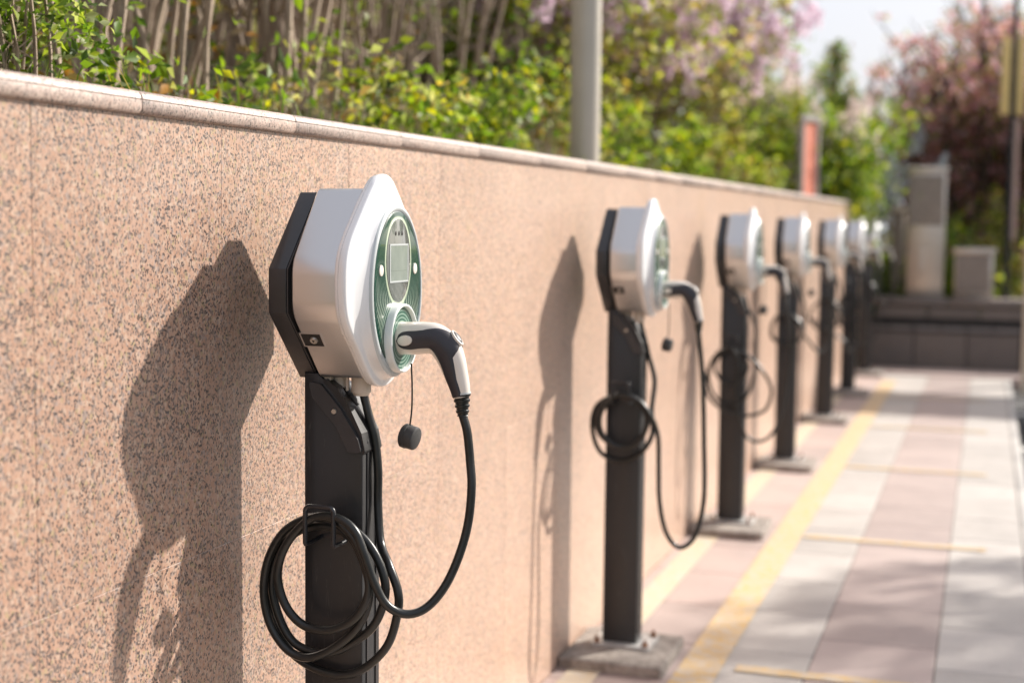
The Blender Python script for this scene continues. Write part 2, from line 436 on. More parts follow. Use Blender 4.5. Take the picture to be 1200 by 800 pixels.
def tube_me(name, pts, rad, mat, seg=10):
    V, Fc = tube(pts, rad, seg); return mesh(name, V, Fc, mat, True, 50)
def merge(parts):
    V = []; Fc = []
    for v, f in parts:
        o = len(V); V += list(v); Fc += [tuple(i+o for i in q) for q in f]
    return V, Fc
def round_poly(pts, radii, seg=6):
    out = []; n = len(pts)
    for i in range(n):
        p = Vector(pts[i]); a = Vector(pts[i-1]); b = Vector(pts[(i+1) % n])
        r = radii[i] if isinstance(radii, (list, tuple)) else radii
        da = (a-p).normalized(); db = (b-p).normalized()
        ang = da.angle(db); d = min(r/math.tan(ang/2), (a-p).length*0.48, (b-p).length*0.48)
        s, e = p+da*d, p+db*d
        for k in range(seg+1):
            t = k/seg
            out.append((s*(1-t)**2+p*2*t*(1-t)+e*t*t))
    return out
def loft(rings, cap0=True, cap1=True, closed=True):
    n = len(rings[0]); V = [v for r in rings for v in r]; Fc = []
    for i in range(len(rings)-1):
        for k in range(n if closed else n-1):
            k2 = (k+1) % n
            Fc.append((i*n+k, i*n+k2, (i+1)*n+k2, (i+1)*n+k))
    if cap0: Fc.append(tuple(range(n))[::-1])
    if cap1: Fc.append(tuple((len(rings)-1)*n+k for k in range(n)))
    return V, Fc
def extr_x(poly, x0, x1, bev=0.0):
    """extrude a (y,z) outline along x, with a small chamfer on the x1 edge"""
    c = sum((Vector(p) for p in poly), Vector((0, 0)))/len(poly)
    def ring(x, inset):
        out = []
        for p in poly:
            d = Vector(p)-c; L = d.length; q = c+d*((L-inset)/L)
            out.append(Vector((x, q.x, q.y)))
        return out
    if bev: rs = [ring(x0, bev), ring(x0+bev, 0), ring(x1-bev, 0), ring(x1-bev*.3, bev*.3), ring(x1, bev)]
    else: rs = [ring(x0, 0), ring(x1, 0)]
    return loft(rs)
def extr_y(poly, y0, y1):
    n = len(poly)
    return loft([[Vector((p[0], y0, p[1])) for p in poly], [Vector((p[0], y1, p[1])) for p in poly]])
def cyl(p0, p1, r0, r1=None, seg=24):
    return tube([p0, p1], [r0, r0 if r1 is None else r1], seg)

# ------------------------------------------------------------------ granite retaining wall
WX = -1.22; Y0, Y1 = -1.385, 15.115
def topz(y): return 1.521+0.0043*(y-1.5)
wall = empty('granite_wall', (WX, 0, 0), label='long pink speckled granite retaining wall behind the row of chargers', cat='wall')
me = box_me('wall_core', 0.30, Y1-Y0-0.008, 1.49, M['grout'])
link('wall_core', me, wall, (-0.150-0.0012, (Y0+Y1)/2, 0))
random.seed(3)
SL = 0.5
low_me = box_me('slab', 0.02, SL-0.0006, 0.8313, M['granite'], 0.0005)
y = Y0+SL/2; i = 0
while y < Y1:
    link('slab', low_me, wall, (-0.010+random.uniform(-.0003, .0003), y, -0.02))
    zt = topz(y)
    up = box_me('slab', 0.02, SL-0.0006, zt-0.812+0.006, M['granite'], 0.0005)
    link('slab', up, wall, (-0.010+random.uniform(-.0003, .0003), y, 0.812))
    y += SL
# coping stones: rounded lip below, receding shoulder above
def coping_me():
    prof = [(-0.30, 0.0), (.003, 0.0), (.007, .002), (.0098, .007), (.0108, .014), (.0106, .020), (.0100, .0236), (.0086, .0240), (.0086, .0250),
            (.0097, .0256), (.0085, .0315), (.005, .0365), (-.003, .0398), (-.015, .0412), (-0.30, .042)]
    prof = [(a, b*.9) for a, b in prof]
    n = len(prof); g = 0.0003; L = SL/2
    ys = [(-L+g, .0012), (-L+.002, 0.0), (L-.002, 0.0), (L-g, .0012)]
    rings = []
    for yy, ins in ys:
        rings.append([Vector((x-ins*(1 if x > 0 else 0), yy, z-ins*(1 if z > .02 else 0))) for x, z in prof])
    V, Fc = loft(rings); return mesh('coping_stone', V, Fc, M['coping'], True, 40)
cop = coping_me()
y = Y0+SL/2-0.25
while y < Y1:
    o = link('coping_stone', cop, wall, (random.uniform(-.0015, .0015), y, topz(y)-0.004))
    o.rotation_euler = (0.0043, 0, random.uniform(-.002, .002))
    y += SL

# ------------------------------------------------------------------ ground, paving, kerb, road
def sheet(name, x0, x1, y0, y1, z, mat, kind='structure', div=1, parent=None, **kw):
    me = mesh(name, [(x0, y0, z), (x1, y0, z), (x1, y1, z), (x0, y1, z)], [(0, 1, 2, 3)], mat, False)
    return link(name, me, parent, kind=kind, **kw)
sheet('ground', -400, 400, -200, 1200, -0.32, M['field'])
pav = empty('pavement', (0, 0, 0), kind='structure')
me = box_me('paving_bed', 1.42, 17.0, 0.10, M['mortar'])
link('paving_bed', me, pav, (WX+0.71, 5.7, -0.105))
def tiles(x0, x1, ystart, mat, seed, mats=None):
    random.seed(seed)
    me = box_me('paving_tile', x1-x0-0.004, 0.486, 0.05, mat, 0.0022)
    alt = box_me('paving_tile', x1-x0-0.004, 0.486, 0.05, mats, 0.0022) if mats else None
    y = ystart
    while y < 13.6:
        o = link('paving_tile', alt if (alt and random.random() < .3) else me, pav, ((x0+x1)/2, y+0.245, -0.05+random.uniform(-.0007, .0005)))
        o.rotation_euler = (random.uniform(-.0012, .0012), random.uniform(-.0012, .0012), random.uniform(-.001, .001))
        y += 0.49
tiles(WX, -0.852, 4.515-0.49*12, M['tile_edge'], 1, M['tile_pink'])
tiles(-0.852, -0.484, 4.515-0.49*12, M['tile_white'], 2)
tiles(-0.484, -0.112, 4.725-0.49*12, M['tile_pink'], 3)
tiles(-0.112, 0.185, 4.525-0.49*12, M['tile_white'], 4)
kb = box_me('kerb_stone', 0.05, 0.98, 0.14, M['kerb'], 0.006, 2)
y = -2.0
while y < 13.6:
    link('kerb_stone', kb, pav, (0.212, y+.49, -0.1385)); y += 0.985
# pale crossing course at the far end
ce = box_me('edge_stone', 0.595, 0.60, 0.10, M['tile_edge'], 0.004)
for k in range(-2, 5):
    link('edge_stone', ce, pav, (-0.92+0.6*k, 13.98, -0.085))
# painted markings (about 4 mm above the tiles)
sheet('yellow_painted_line', -0.862, -0.735, -1.8, 13.1, 0.004, M['yellow'])
sheet('faded_painted_line', -1.175, -1.075, -1.8, 13.1, 0.004, M['cream'])
for yy, xa in ((2.33, -.69), (4.30, -0.69), (6.29, -.731), (8.25, -.731), (10.02, -.731), (11.85, -.731)):
    n_ = 22; rs_ = random.Random(int(yy*10)); top_ = []; bot_ = []
    for q in range(n_+1):
        xq = xa+(0.035-xa)*q/n_
        top_.append((xq+rs_.uniform(-.004, .004), yy+.034+rs_.uniform(-.006, .003), .0045)); bot_.append((xq+rs_.uniform(-.004, .004), yy-.032+rs_.uniform(-.003, .006), .0045))
    link('yellow_bay_line', mesh('yellow_bay_line', bot_+top_, [(q, q+1, n_+2+q, n_+1+q) for q in range(n_)], M['yellow'], False), None, kind='structure')
# lower asphalt road with white bay lines
sheet('road', 0.2375, 60, -3, 70, -0.10, M['asphalt'])
for yy in (2.3, 4.35, 6.3, 8.25, 10.0, 11.9):
    sheet('white_bay_line', 0.24, 4.2, yy-0.06, yy+0.06, -0.095, M['white_paint'])

# soil bank behind the wall
def bank():
    nx, ny = 60, 130; V = []; Fc = []
    rs = np.random.RandomState(5)
    ph = rs.rand(12)*6.28
    for j in range(ny):
        yy = -3+j*(34.0/(ny-1))
        for i in range(nx):
            d = (i/(nx-1))**1.4*14
            x = WX-0.29-d
            h = 1.475+0.0047*(yy-1.5)+0.36*d-0.012*d*d
            h += .05*d**.5*(math.sin(yy*2.3+ph[0])*math.sin(x*3.1+ph[1])+.5*math.sin(yy*5.1+x*4+ph[2]))
            if yy > 15.1: h = 0.4+ (h-0.4)*max(0.0, 1-(yy-15.1)/6)
            V.append((x, yy, h))
    for j in range(ny-1):
        for i in range(nx-1):
            a = j*nx+i; Fc.append((a, a+1, a+nx+1, a+nx))
    return mesh('earth_bank', V, Fc, M['soil'], True, 180)
link('earth_bank', bank(), None, kind='structure')

# ------------------------------------------------------------------ charging station
ROOTX = -1.066
CABLE1 = [(0.04, 0, 1.064), (0.049, 0, 1.03), (0.061, 0.002, 0.985), (0.067, 0.003, 0.93), (0.067, 0.003, 0.87), (0.078, -0.01, 0.805), (0.109, -0.045, 0.775), (0.129, -0.053, 0.734), (0.129, -0.053, 0.697), (0.11, -0.053, 0.637), (0.065, -0.053, 0.591), (0.018, -0.056, 0.576), (-0.041, -0.056, 0.588), (-0.083, -0.056, 0.617), (-0.113, -0.056, 0.665), (-0.119, -0.056, 0.715), (-0.107, -0.058, 0.77), (-0.08, -0.058, 0.813), (-0.045, -0.058, 0.837), (-0.013, -0.06, 0.843), (0.024, -0.062, 0.843), (0.055, -0.063, 0.833), (0.086, -0.065, 0.806), (0.107, -0.066, 0.766), (0.111, -0.066, 0.727), (0.094, -0.067, 0.679), (0.063, -0.068, 0.648), (0.011, -0.069, 0.619), (-0.043, -0.07, 0.621), (-0.075, -0.07, 0.646), (-0.097, -0.07, 0.696), (-0.102, -0.07, 0.741), (-0.087, -0.072, 0.79), (-0.055, -0.073, 0.824), (-0.016, -0.074, 0.84), (0.027, -0.076, 0.837), (0.058, -0.077, 0.818), (0.081, -0.078, 0.771), (0.088, -0.079, 0.731), (0.077, -0.08, 0.69), (0.051, -0.081, 0.655), (0.007, -0.082, 0.622), (-0.033, -0.082, 0.609), (-0.069, -0.083, 0.622), (-0.1, -0.083, 0.663), (-0.111, -0.084, 0.719), (-0.102, -0.084, 0.776), (-0.072, -0.086, 0.826), (-0.03, -0.087, 0.853), (0.004, -0.088, 0.859), (0.034, -0.09, 0.853), (0.063, -0.09, 0.828), (0.085, -0.091, 0.786), (0.092, -0.091, 0.74), (0.075, -0.092, 0.7), (0.043, -0.093, 0.674), (0.007, -0.094, 0.664), (-0.032, -0.094, 0.671), (-0.062, -0.095, 0.7), (-0.077, -0.096, 0.746), (-0.07, -0.096, 0.789), (-0.045, -0.097, 0.829), (-0.007, -0.098, 0.86), (0.039, -0.1, 0.862), (0.07, -0.102, 0.844), (0.087, -0.102, 0.809), (0.103, -0.098, 0.762), (0.122, -0.091, 0.722), (0.146, -0.077, 0.703), (0.171, -0.063, 0.704), (0.193, -0.049, 0.721), (0.214, -0.035, 0.755), (0.231, -0.02, 0.805), (0.241, -0.01, 0.856), (0.245, -0.005, 0.914), (0.241, 0.0, 0.957), (0.236, 0.0, 1.008), (0.228, 0.0, 1.039)]
CABLE2 = [(0.04, 0, 1.064), (0.049, 0, 1.03), (0.061, 0.002, 0.985), (0.063, 0.023, 0.955), (0.084, 0.023, 0.878), (0.084, -0.007, 0.792), (0.095, -0.047, 0.712), (0.054, -0.054, 0.648), (-0.009, -0.054, 0.626), (-0.069, -0.058, 0.655), (-0.094, -0.061, 0.73), (-0.079, -0.061, 0.798), (-0.017, -0.068, 0.834), (0.046, -0.068, 0.824), (0.083, -0.072, 0.768), (0.063, -0.075, 0.7), (0.004, -0.075, 0.673), (-0.056, -0.079, 0.702), (-0.075, -0.082, 0.755), (-0.051, -0.082, 0.815), (0.01, -0.089, 0.843), (0.071, -0.093, 0.817), (0.093, -0.093, 0.765), (0.063, -0.096, 0.695), (0.004, -0.096, 0.676), (-0.05, -0.1, 0.716), (-0.056, -0.103, 0.78), (-0.007, -0.107, 0.836), (0.059, -0.11, 0.829), (0.101, -0.103, 0.783), (0.123, -0.089, 0.719), (0.126, -0.082, 0.625), (0.129, -0.075, 0.518), (0.144, -0.061, 0.427), (0.171, -0.047, 0.376), (0.202, -0.037, 0.368), (0.235, -0.017, 0.409), (0.255, -0.007, 0.501), (0.249, 0.003, 0.663), (0.24, 0.003, 0.833), (0.224, 0.003, 0.963)]
CABLE3 = [(0.04, 0, 1.064), (0.049, 0, 1.03), (0.061, 0.002, 0.985), (0.083, 0.02, 0.945), (0.096, 0.0, 0.851), (0.098, -0.04, 0.702), (0.057, -0.049, 0.593), (-0.026, -0.056, 0.567), (-0.093, -0.056, 0.637), (-0.097, -0.063, 0.734), (-0.044, -0.07, 0.813), (0.04, -0.07, 0.809), (0.073, -0.074, 0.734), (0.022, -0.077, 0.664), (-0.039, -0.081, 0.677), (-0.071, -0.084, 0.744), (-0.025, -0.091, 0.815), (0.059, -0.091, 0.803), (0.135, -0.091, 0.738), (0.182, -0.084, 0.649), (0.158, -0.084, 0.557), (0.08, -0.091, 0.527), (-0.01, -0.098, 0.542), (-0.088, -0.098, 0.6), (-0.109, -0.098, 0.679), (-0.068, -0.105, 0.785), (0.001, -0.112, 0.826), (0.04, -0.112, 0.763), (0.028, -0.112, 0.649), (0.044, -0.098, 0.515), (0.08, -0.077, 0.43), (0.131, -0.056, 0.41), (0.183, -0.03, 0.444), (0.227, -0.01, 0.532), (0.251, 0.01, 0.665), (0.262, 0.01, 0.818), (0.243, 0.01, 0.962)]
def _ring(c, r, y0, y1, turns, a0):
    out = []
    n = int(turns*8)
    for k in range(n+1):
        a = a0+2*math.pi*k/8; f = k/n
        out.append((c[0]+r*math.cos(a)*(1+.05*math.sin(3*a)), y0+(y1-y0)*f, c[1]-r*1.02*math.sin(a)+.004*math.sin(5*a)))
    return out
CABLE4 = [(.04, .01, 1.06), (.075, .02, .96), (.092, .01, .88)]+_ring((.004, .785), .088, -.052, -.115, 3.1, .2)+[(.13, -.07, .72), (.18, -.03, .66), (.225, 0, .70), (.238, .005, .80), (.236, .005, .88), (.231, .0, .96), (.226, 0, 1.0), (.225, 0, 1.036)]

def interp_w(tab, z):
    pass
def shell_outline(n=96, c=1.262):
    half = [(0, 1.4445), (.028, 1.438), (.050, 1.421), (.075, 1.398), (.110, 1.363), (.141, 1.330), (.157, 1.303), (.1625, 1.275),
            (.1625, 1.235), (.155, 1.204), (.135, 1.176), (.106, 1.148), (.080, 1.120), (.056, 1.097), (.030, 1.082), (0, 1.0775)]
    loop = half+[(-a, b) for a, b in half[-2:0:-1]]
    P = [Vector((a, 0, b)) for a, b in loop]
    P2 = P[-2:]+P+P[:3]
    out = []
    for i in range(2, len(P)+2):
        a, b, c_, d = P2[i-1:i+3]
        for k in range(8):
            t = k/8
            q = 0.5*((2*b)+(c_-a)*t+(2*a-5*b+4*c_-d)*t*t+(3*b-a-3*c_+d)*t**3)
            out.append((q.x, q.z))
    return polar(out, n, c)
def polar(out, n, c):
    angs = np.array([math.atan2(x, z-c) for x, z in out]); rad = np.array([math.hypot(x, z-c) for x, z in out])
    o = np.argsort(angs); angs, rad = angs[o], rad[o]
    a = np.linspace(-math.pi, math.pi, n, endpoint=False)
    rr = np.interp(a, np.r_[angs-2*math.pi, angs, angs+2*math.pi], np.r_[rad, rad, rad])
    return a, rr
NA = 96; ZC = 1.262
ANG, RO = shell_outline(NA, ZC)
_el = [(.102*math.sin(t), 1.246+.135*math.cos(t)) for t in np.linspace(0, 2*math.pi, 400, endpoint=False)]
_, RE = polar(_el, NA, ZC)
def pring(u, rr):
    return [Vector((u, r*math.sin(a), ZC+r*math.cos(a))) for a, r in zip(ANG, rr)]

def make_station(label):
    t = empty('charging_station', (ROOTX, 2.26, 0), label=label, cat='charger', group='charging stations in a row along the wall')
    # post: folded steel box with slanted head, bolted flange piece on the near side
    y0, y1 = -0.0375, 0.0375
    prof = [(-.056, .044), (.056, .044), (.056, .972), (.047, .998), (.024, 1.042), (-.006, 1.078), (-.030, 1.100), (-.056, 1.100)]
    c = 0.0035
    def inset(pr, d):
        cx, cz = 0, .6
        return [(p[0]-(d if p[0] > cx+.002 else -d if p[0] < cx-.03 else 0), p[1]-(d if p[1] > cz else 0)) for p in pr]
    rs = []
    for yy, d in ((y0, c), (y0+c*.3, c*.3), (y0+c, 0), (y1-c, 0), (y1-c*.3, c*.3), (y1, c)):
        rs.append([Vector((p[0], yy, p[1])) for p in inset(prof, d)])
    V, Fc = loft(rs)
    post = link('post', mesh('post', V, Fc, M['post'], True, 30), t)
    # two pressed ribs on the sunlit face of the post
    for yy in (-.018, .020):
        V, Fc = extr_x(round_poly([(yy-.0042, .07), (yy+.0042, .07), (yy+.0042, .985), (yy-.0042, .985)], .003, 3), .0562, .0582, .0008)
        link('rib', mesh('rib', V, Fc, M['post'], True, 30), post)
    # slanted cheek plate at the head with its screw
    pl = round_poly([(-.044, 1.086), (-.020, 1.082), (.016, 1.042), (.050, .990), (.057, .966), (.032, .966), (.010, 1.008), (-.036, 1.058)], .006, 4)
    V, Fc = extr_y(pl, y0-.0085, y0-.001)
    ch = link('cheek_plate', mesh('cheek_plate', V, Fc, M['bracket_side'], True, 30), post)
    V, Fc = cyl((.006, y0-.0115, 1.036), (.006, y0-.008, 1.036), .0042, .0048, 14)
    link('screw', mesh('screw', V, Fc, M['lock'], True, 30), ch)
    # sunlit slanted nose over the cheek
    pl = round_poly([(-.014, 1.091), (.004, 1.078), (.031, 1.044), (.054, .999), (.0605, .968), (.0565, .960), (.049, .992), (.024, 1.036), (-.004, 1.072), (-.020, 1.086)], .003, 3)
    V, Fc = extr_y(pl, y0-.001, y1-.004)
    nose = link('head_plate', mesh('head_plate', V, Fc, M['post'], True, 30), post)
    # oval cable hole, a dark recess in the slanted face
    hv = []
    for k in range(20):
        a = 2*math.pi*k/20
        s_, yy = .024*math.cos(a), .011*math.sin(a)
        hv.append(Vector((.0175+s_*.62+.0012, yy-.003, 1.061-s_*.78+.0012)))
    link('cable_hole', mesh('cable_hole', hv, [tuple(range(20))], M['hole'], False), nose)
    # black hexagonal back bracket with a thin bright edge plate
    hexa = [(-.024, 1.412), (.024, 1.412), (.140, 1.283), (.140, 1.209), (.026, 1.090), (-.026, 1.090), (-.140, 1.209), (-.140, 1.283)]
    V, Fc = extr_x(round_poly(hexa, .004, 3), -.070, -.037, .0015)
    br = link('back_bracket', mesh('back_bracket', V, Fc, M['black_metal'], True, 30), t)
    V, Fc = extr_x([(a*.985, 1.25+(b-1.25)*.985) for a, b in hexa], -.0368, -.0345)
    link('edge_plate', mesh('edge_plate', V, Fc, M['bracket_side'], True, 30), br)
    V, Fc = extr_x([(a*.90, 1.25+(b-1.25)*.93) for a, b in hexa], -.0343, -.024)
    link('spacer', mesh('spacer', V, Fc, M['hole'], True, 30), br)
    # silver body: hexagon with generous radii
    bp = [(-.048, 1.418), (.048, 1.418), (.146, 1.292), (.146, 1.210), (.042, 1.094), (-.042, 1.094), (-.146, 1.210), (-.146, 1.292)]
    rr = [.016, .016, .060, .060, .02, .02, .060, .060]
    V, Fc = extr_x(round_poly(bp, rr, 9), -.0245, .060, .003)
    body = link('body', mesh('body', V, Fc, M['silver'], True, 28), t)
    # screw recess low on the near slanted side
    nrm = Vector((0, -.75, -.66)).normalized(); tz = Vector((0, -.66, .75)).normalized(); cx = Vector((1, 0, 0))
    pc = Vector((-.006, -.104, 1.1655))
    # slide onto the surface of the slanted side
    a = Vector((0, -.146, 1.210)); b = Vector((0, -.042, 1.094)); ed = (b-a).normalized()
    nrm = Vector((0, ed.z, -ed.y)); nrm = nrm if nrm.y < 0 else -nrm
    tz = -ed
    pc = a+ed*.062; pc.x = -.006
    def plate(w, h, d0, d1, off=Vector((0, 0, 0))):
        rs = []
        for d in (d0, d1):
            rs.append([pc+off+cx*sx*w+tz*sz*h+nrm*d for sx, sz in ((-1, -1), (1, -1), (1, 1), (-1, 1))])
        return loft(rs)
    V, Fc = plate(.0185, .0150, -.004, .0006)
    rec = link('lock_recess', mesh('lock_recess', V, Fc, M['hole'], False), body)
    fr = []
    for off, w_, h_ in ((cx*.0190, .0012, .0162), (cx*-.0190, .0012, .0162), (tz*.0156, .0178, .0011), (tz*-.0156, .0178, .0011)):
        fr.append(plate(w_, h_, -.002, .0012, off))
    V, Fc = merge(fr); link('recess_frame', mesh('recess_frame', V, Fc, M['silver'], False), rec)
    V, Fc = cyl(pc+nrm*.0004+cx*.003, pc+nrm*.004+cx*.003, .0072, .0062, 20)
    lk = link('lock', mesh('lock', V, Fc, M['lock'], True, 30), rec)
    V, Fc = cyl(pc+nrm*.0041+cx*.003, pc+nrm*.0046+cx*.003, .0028, .0028, 3)
    link('keyway', mesh('keyway', V, Fc, M['hole'], False), lk)
    # cable glands below
    for gx, r_ in ((-.004, .0155), (.036, .0175)):
        V, Fc = merge([cyl((gx, .0, 1.100), (gx, .0, 1.066), r_, r_, 24), cyl((gx, .0, 1.067), (gx, .0, 1.060), r_*.96, r_*.75, 24)])
        link('cable_gland', mesh('cable_gland', V, Fc, M['cream_plastic'], True, 40), body)
    V, Fc = extr_y(round_poly([(-.030, 1.103), (-.006, 1.100), (-.008, 1.088), (-.014, 1.082), (-.020, 1.066), (-.026, 1.070)], .002, 2), -.030, -.020)
    link('gland_tab', mesh('gland_tab', V, Fc, M['cream_plastic'], True, 30), body)
    V, Fc = extr_y(round_poly([(.012, 1.101), (.024, 1.101), (.019, 1.092), (.0185, 1.070), (.0155, 1.068), (.0145, 1.092)], .001, 2), -.018, -.013)
    link('gland_tab', mesh('gland_tab', V, Fc, M['cream_plastic'], True, 30), body)
    # white front shell
    E12 = RE*1.10
    mixr = lambda k: RO*(1-k)+E12*k
    rings = [pring(.0600, RO*.945), pring(.0605, RO*.972), pring(.0625, RO*.986), pring(.0670, RO*.990), pring(.0674, RO*.982), pring(.0684, RO*.982),
             pring(.0688, RO*.996), pring(.0720, RO), pring(.0775, RO*.999), pring(.0798, RO*.994), pring(.0812, RO*.985), pring(.0822, RO*.970), pring(.0830, RO*.94)]
    for k, u in ((.25, .0850), (.45, .0880), (.65, .0915), (.82, .0950), (.93, .0980), (1.0, .1003)):
        rings.append(pring(u, np.minimum(RO*.94, mixr(k)*.94+E12*.06*k)))
    V, Fc = loft(rings)
    shell = link('front_shell', mesh('front_shell', V, Fc, M['shell'], True, 50), t)
    # bezel ring and green facia
    rings = [pring(.099, RE*1.10), pring(.1035, RE*1.085), pring(.1055, RE*1.05), pring(.1055, RE*1.02), pring(.1035, RE*1.005), pring(.1030, RE*.99)]
    V, Fc = loft(rings); link('bezel', mesh('bezel', V, Fc, M['bezel'], True, 50), shell)
    rings = [pring(.1025, RE*.985), pring(.1046, RE*.985), pring(.1052, RE*.975)]
    V, Fc = loft(rings); fac = link('facia', mesh('facia', V, Fc, M['green'], True, 30), shell)
    def ell(cy, cz, a, b, u0, u1, mat, name, par, n=48, dome=0):
        pts = [(cy+a*math.cos(q), cz+b*math.sin(q)) for q in np.linspace(0, 2*math.pi, n, endpoint=False)]
        V, Fc = extr_x(pts, u0, u1, .0006); return link(name, mesh(name, V, Fc, mat, True, 40), par)
    win = ell(0, 1.296, .052, .072, .1040, .1062, M['window'], 'window', fac)
    sc_ = link('screen', mesh('screen', *extr_x(round_poly([(-.037, 1.262), (.037, 1.262), (.037, 1.322), (-.037, 1.322)], .003, 3), .1058, .1068), M['screen'], True, 30), fac)
    fw = [extr_x([(-.040, 1.322), (.040, 1.322), (.040, 1.325), (-.040, 1.325)], .106, .1072), extr_x([(-.040, 1.259), (.040, 1.259), (.040, 1.262), (-.040, 1.262)], .106, .1072),
          extr_x([(-.040, 1.262), (-.037, 1.262), (-.037, 1.322), (-.040, 1.322)], .106, .1072), extr_x([(.037, 1.262), (.040, 1.262), (.040, 1.322), (.037, 1.322)], .106, .1072)]
    V, Fc = merge(fw); link('screen_frame', mesh('screen_frame', V, Fc, M['bezel'], False), fac)
    for dy in (-.014, 0, .014):
        ell(dy, 1.343, .0032, .0042, .1060, .1067, M['hole'], 'indicator', fac, 12)
    for dy in (-.0735, .0735):
        ell(dy, 1.281, .0085, .0095, .1045, .1066, M['pad'], 'button', fac, 20)
    # round socket collar
    rg = []
    for u, r_ in ((.080, .0605), (.1150, .0598), (.1178, .0590), (.1186, .0578), (.1186, .0560), (.1178, .0550), (.1110, .0545)):
        rg.append([Vector((u, r_*math.sin(a), 1.163+r_*math.cos(a))) for a in np.linspace(0, 2*math.pi, 48, endpoint=False)])
    V, Fc = loft(rg); so_ = link('socket_collar', mesh('socket_collar', V, Fc, M['ring_white'], True, 45), shell)
    V, Fc = cyl((.108, 0, 1.163), (.1118, 0, 1.163), .0540, .0540, 40)
    link('socket_face', mesh('socket_face', V, Fc, M['socket'], True, 30), so_)
    # plug with grip
    path = catmull([(.112, 0, 1.163), (.135, 0, 1.1635), (.158, 0, 1.165), (.177, 0, 1.163), (.193, 0, 1.150), (.204, 0, 1.130), (.2125, 0, 1.105), (.2195, 0, 1.083), (.2235, 0, 1.066)], 5)
    L = len(path)
    def rad(s): return float(np.interp(s, [0, .15, .4, .52, .6, .75, .9, 1], [.0285, .0282, .0262, .0265, .0250, .0212, .0172, .0150]))
    def half(s): return float(np.interp(s, [0, .2, .4, .55, .75, 1], [.0285, .0275, .0240, .0225, .0185, .0150]))
    def frame(i):
        tg = (path[min(i+1, L-1)]-path[max(i-1, 0)]).normalized()
        return tg, Vector((-tg.z, 0, tg.x))    # n points up / outward
    rings = []
    for i in range(L):
        tg, nn = frame(i); s = i/(L-1); r_, h_ = rad(s), half(s)
        rings.append([path[i]+nn*(r_*math.sin(a))+Vector((0, -h_*math.cos(a), 0)) for a in np.linspace(0, 2*math.pi, 32, endpoint=False)])
    V, Fc = loft(rings)
    plug = link('plug', mesh('plug', V, Fc, M['plug'], True, 50), t)
    # black grip: side bands wrapping over the bend
    parts = []
    def band(sgn):
        rs = []
        js = np.linspace(.012, .985, 52)
        for s in js:
            i = s*(L-1); i0 = int(i); f = i-i0; p = path[i0].lerp(path[min(i0+1, L-1)], f); tg, nn = frame(min(i0, L-1))
            tg2, nn2 = frame(min(i0+1, L-1)); nn = nn.lerp(nn2, f).normalized()
            # angular limits (degrees from the side, positive = upward)
            hi = float(np.interp(s, [.012, .03, .06, .12, .20, .26, .33, .40, .47, .53, .57, .62, .8, .985], [-4, 16, 26, 30, 30, 33, 42, 64, 87, 88, 70, 26, 14, 20]))
            lo = float(np.interp(s, [.012, .03, .06, .12, .20, .32, .45, .6, .8, .985], [-8, -26, -36, -40, -38, -36, -36, -42, -50, -56]))
            r_, h_ = rad(s), half(s); row = []
            K = 10
            for k in range(K+1):
                a = R(lo+(hi-lo)*k/K); off = .0016 if 0 < k < K else .0001
                row.append(p+nn*((r_+off)*math.sin(a))+Vector((0, sgn*-(h_+off)*math.cos(a), 0)))
            rs.append(row)
        return loft(rs, False, False, False)
    for sg in (1, -1): parts.append(band(sg))
    V, Fc = merge(parts); grip = link('grip', mesh('grip', V, Fc, M['grip'], True, 60), plug)
    for sg in (-1, 1):
        rs = []
        for d, k in ((.0270, 1.0), (.0308, 1.0), (.0316, .85)):
            rs.append([Vector((.1300+.0135*k*math.cos(a), sg*d, 1.1615+.0090*k*math.sin(a)+.0012*math.cos(a))) for a in np.linspace(0, 2*math.pi, 28, endpoint=False)])
        V, Fc = loft(rs); link('oval_pad', mesh('oval_pad', V, Fc, M['pad'], True, 30), grip)
    # release button: pale ring with dark centre on top of the bend
    i = int(.50*(L-1)); tg, nn = frame(i); p = path[i]; r_ = rad(.5)
    def bt(k, d): return [p+nn*(r_+d)+tg*(.0155*k*math.cos(a))+Vector((0, .0105*k*math.sin(a), 0)) for a in np.linspace(0, 2*math.pi, 24, endpoint=False)]
    V, Fc = loft([bt(1.0, -.006), bt(1.0, .0022), bt(.9, .003), bt(.78, .003), bt(.74, .001)]); rb = link('button_ring', mesh('button_ring', V, Fc, M['plug'], True, 40), plug)
    V, Fc = loft([bt(.70, -.002), bt(.68, .0035), bt(.5, .0048)]); link('release_button', mesh('release_button', V, Fc, M['grip'], True, 40), rb)
    # ribbed strain relief
    sr = []; rr_ = []
    p0, p1 = Vector((.2228, 0, 1.071)), Vector((.2255, 0, 1.034))
    for k in range(25):
        f = k/24; sr.append(p0.lerp(p1, f)); rr_.append((.0158-.0055*f)*(1.0 if (k % 6) < 3 or k < 3 else .86))
    V, Fc = tube(sr, rr_, 24); link('strain_relief', mesh('strain_relief', V, Fc, M['rubber'], True, 30), plug)
    V, Fc = cyl((.2228, 0, 1.0735), (.2232, 0, 1.0708), .0163, .0163, 28); link('collar', mesh('collar', V, Fc, M['bezel'], True, 40), plug)
    # dust cap on its cord
    cap = [Vector((.1300, 0, 1.120)), Vector((.131, .002, 1.08)), Vector((.1305, .002, 1.04)), Vector((.128, 0, 1.012))]
    dc = link('cap_cord', tube_me('cap_cord', catmull(cap, 5), .0016, M['rubber'], 8), t)
    ax = Vector((.975, -.10, -.20)).normalized(); c0 = Vector((.128, 0, .992))
    V, Fc = tube([c0-ax*.0135, c0-ax*.0115, c0-ax*.004, c0-ax*.0035, c0+ax*.010, c0+ax*.012, c0+ax*.0135], [.019, .0212, .0216, .0205, .0205, .0195, .0165], 28)
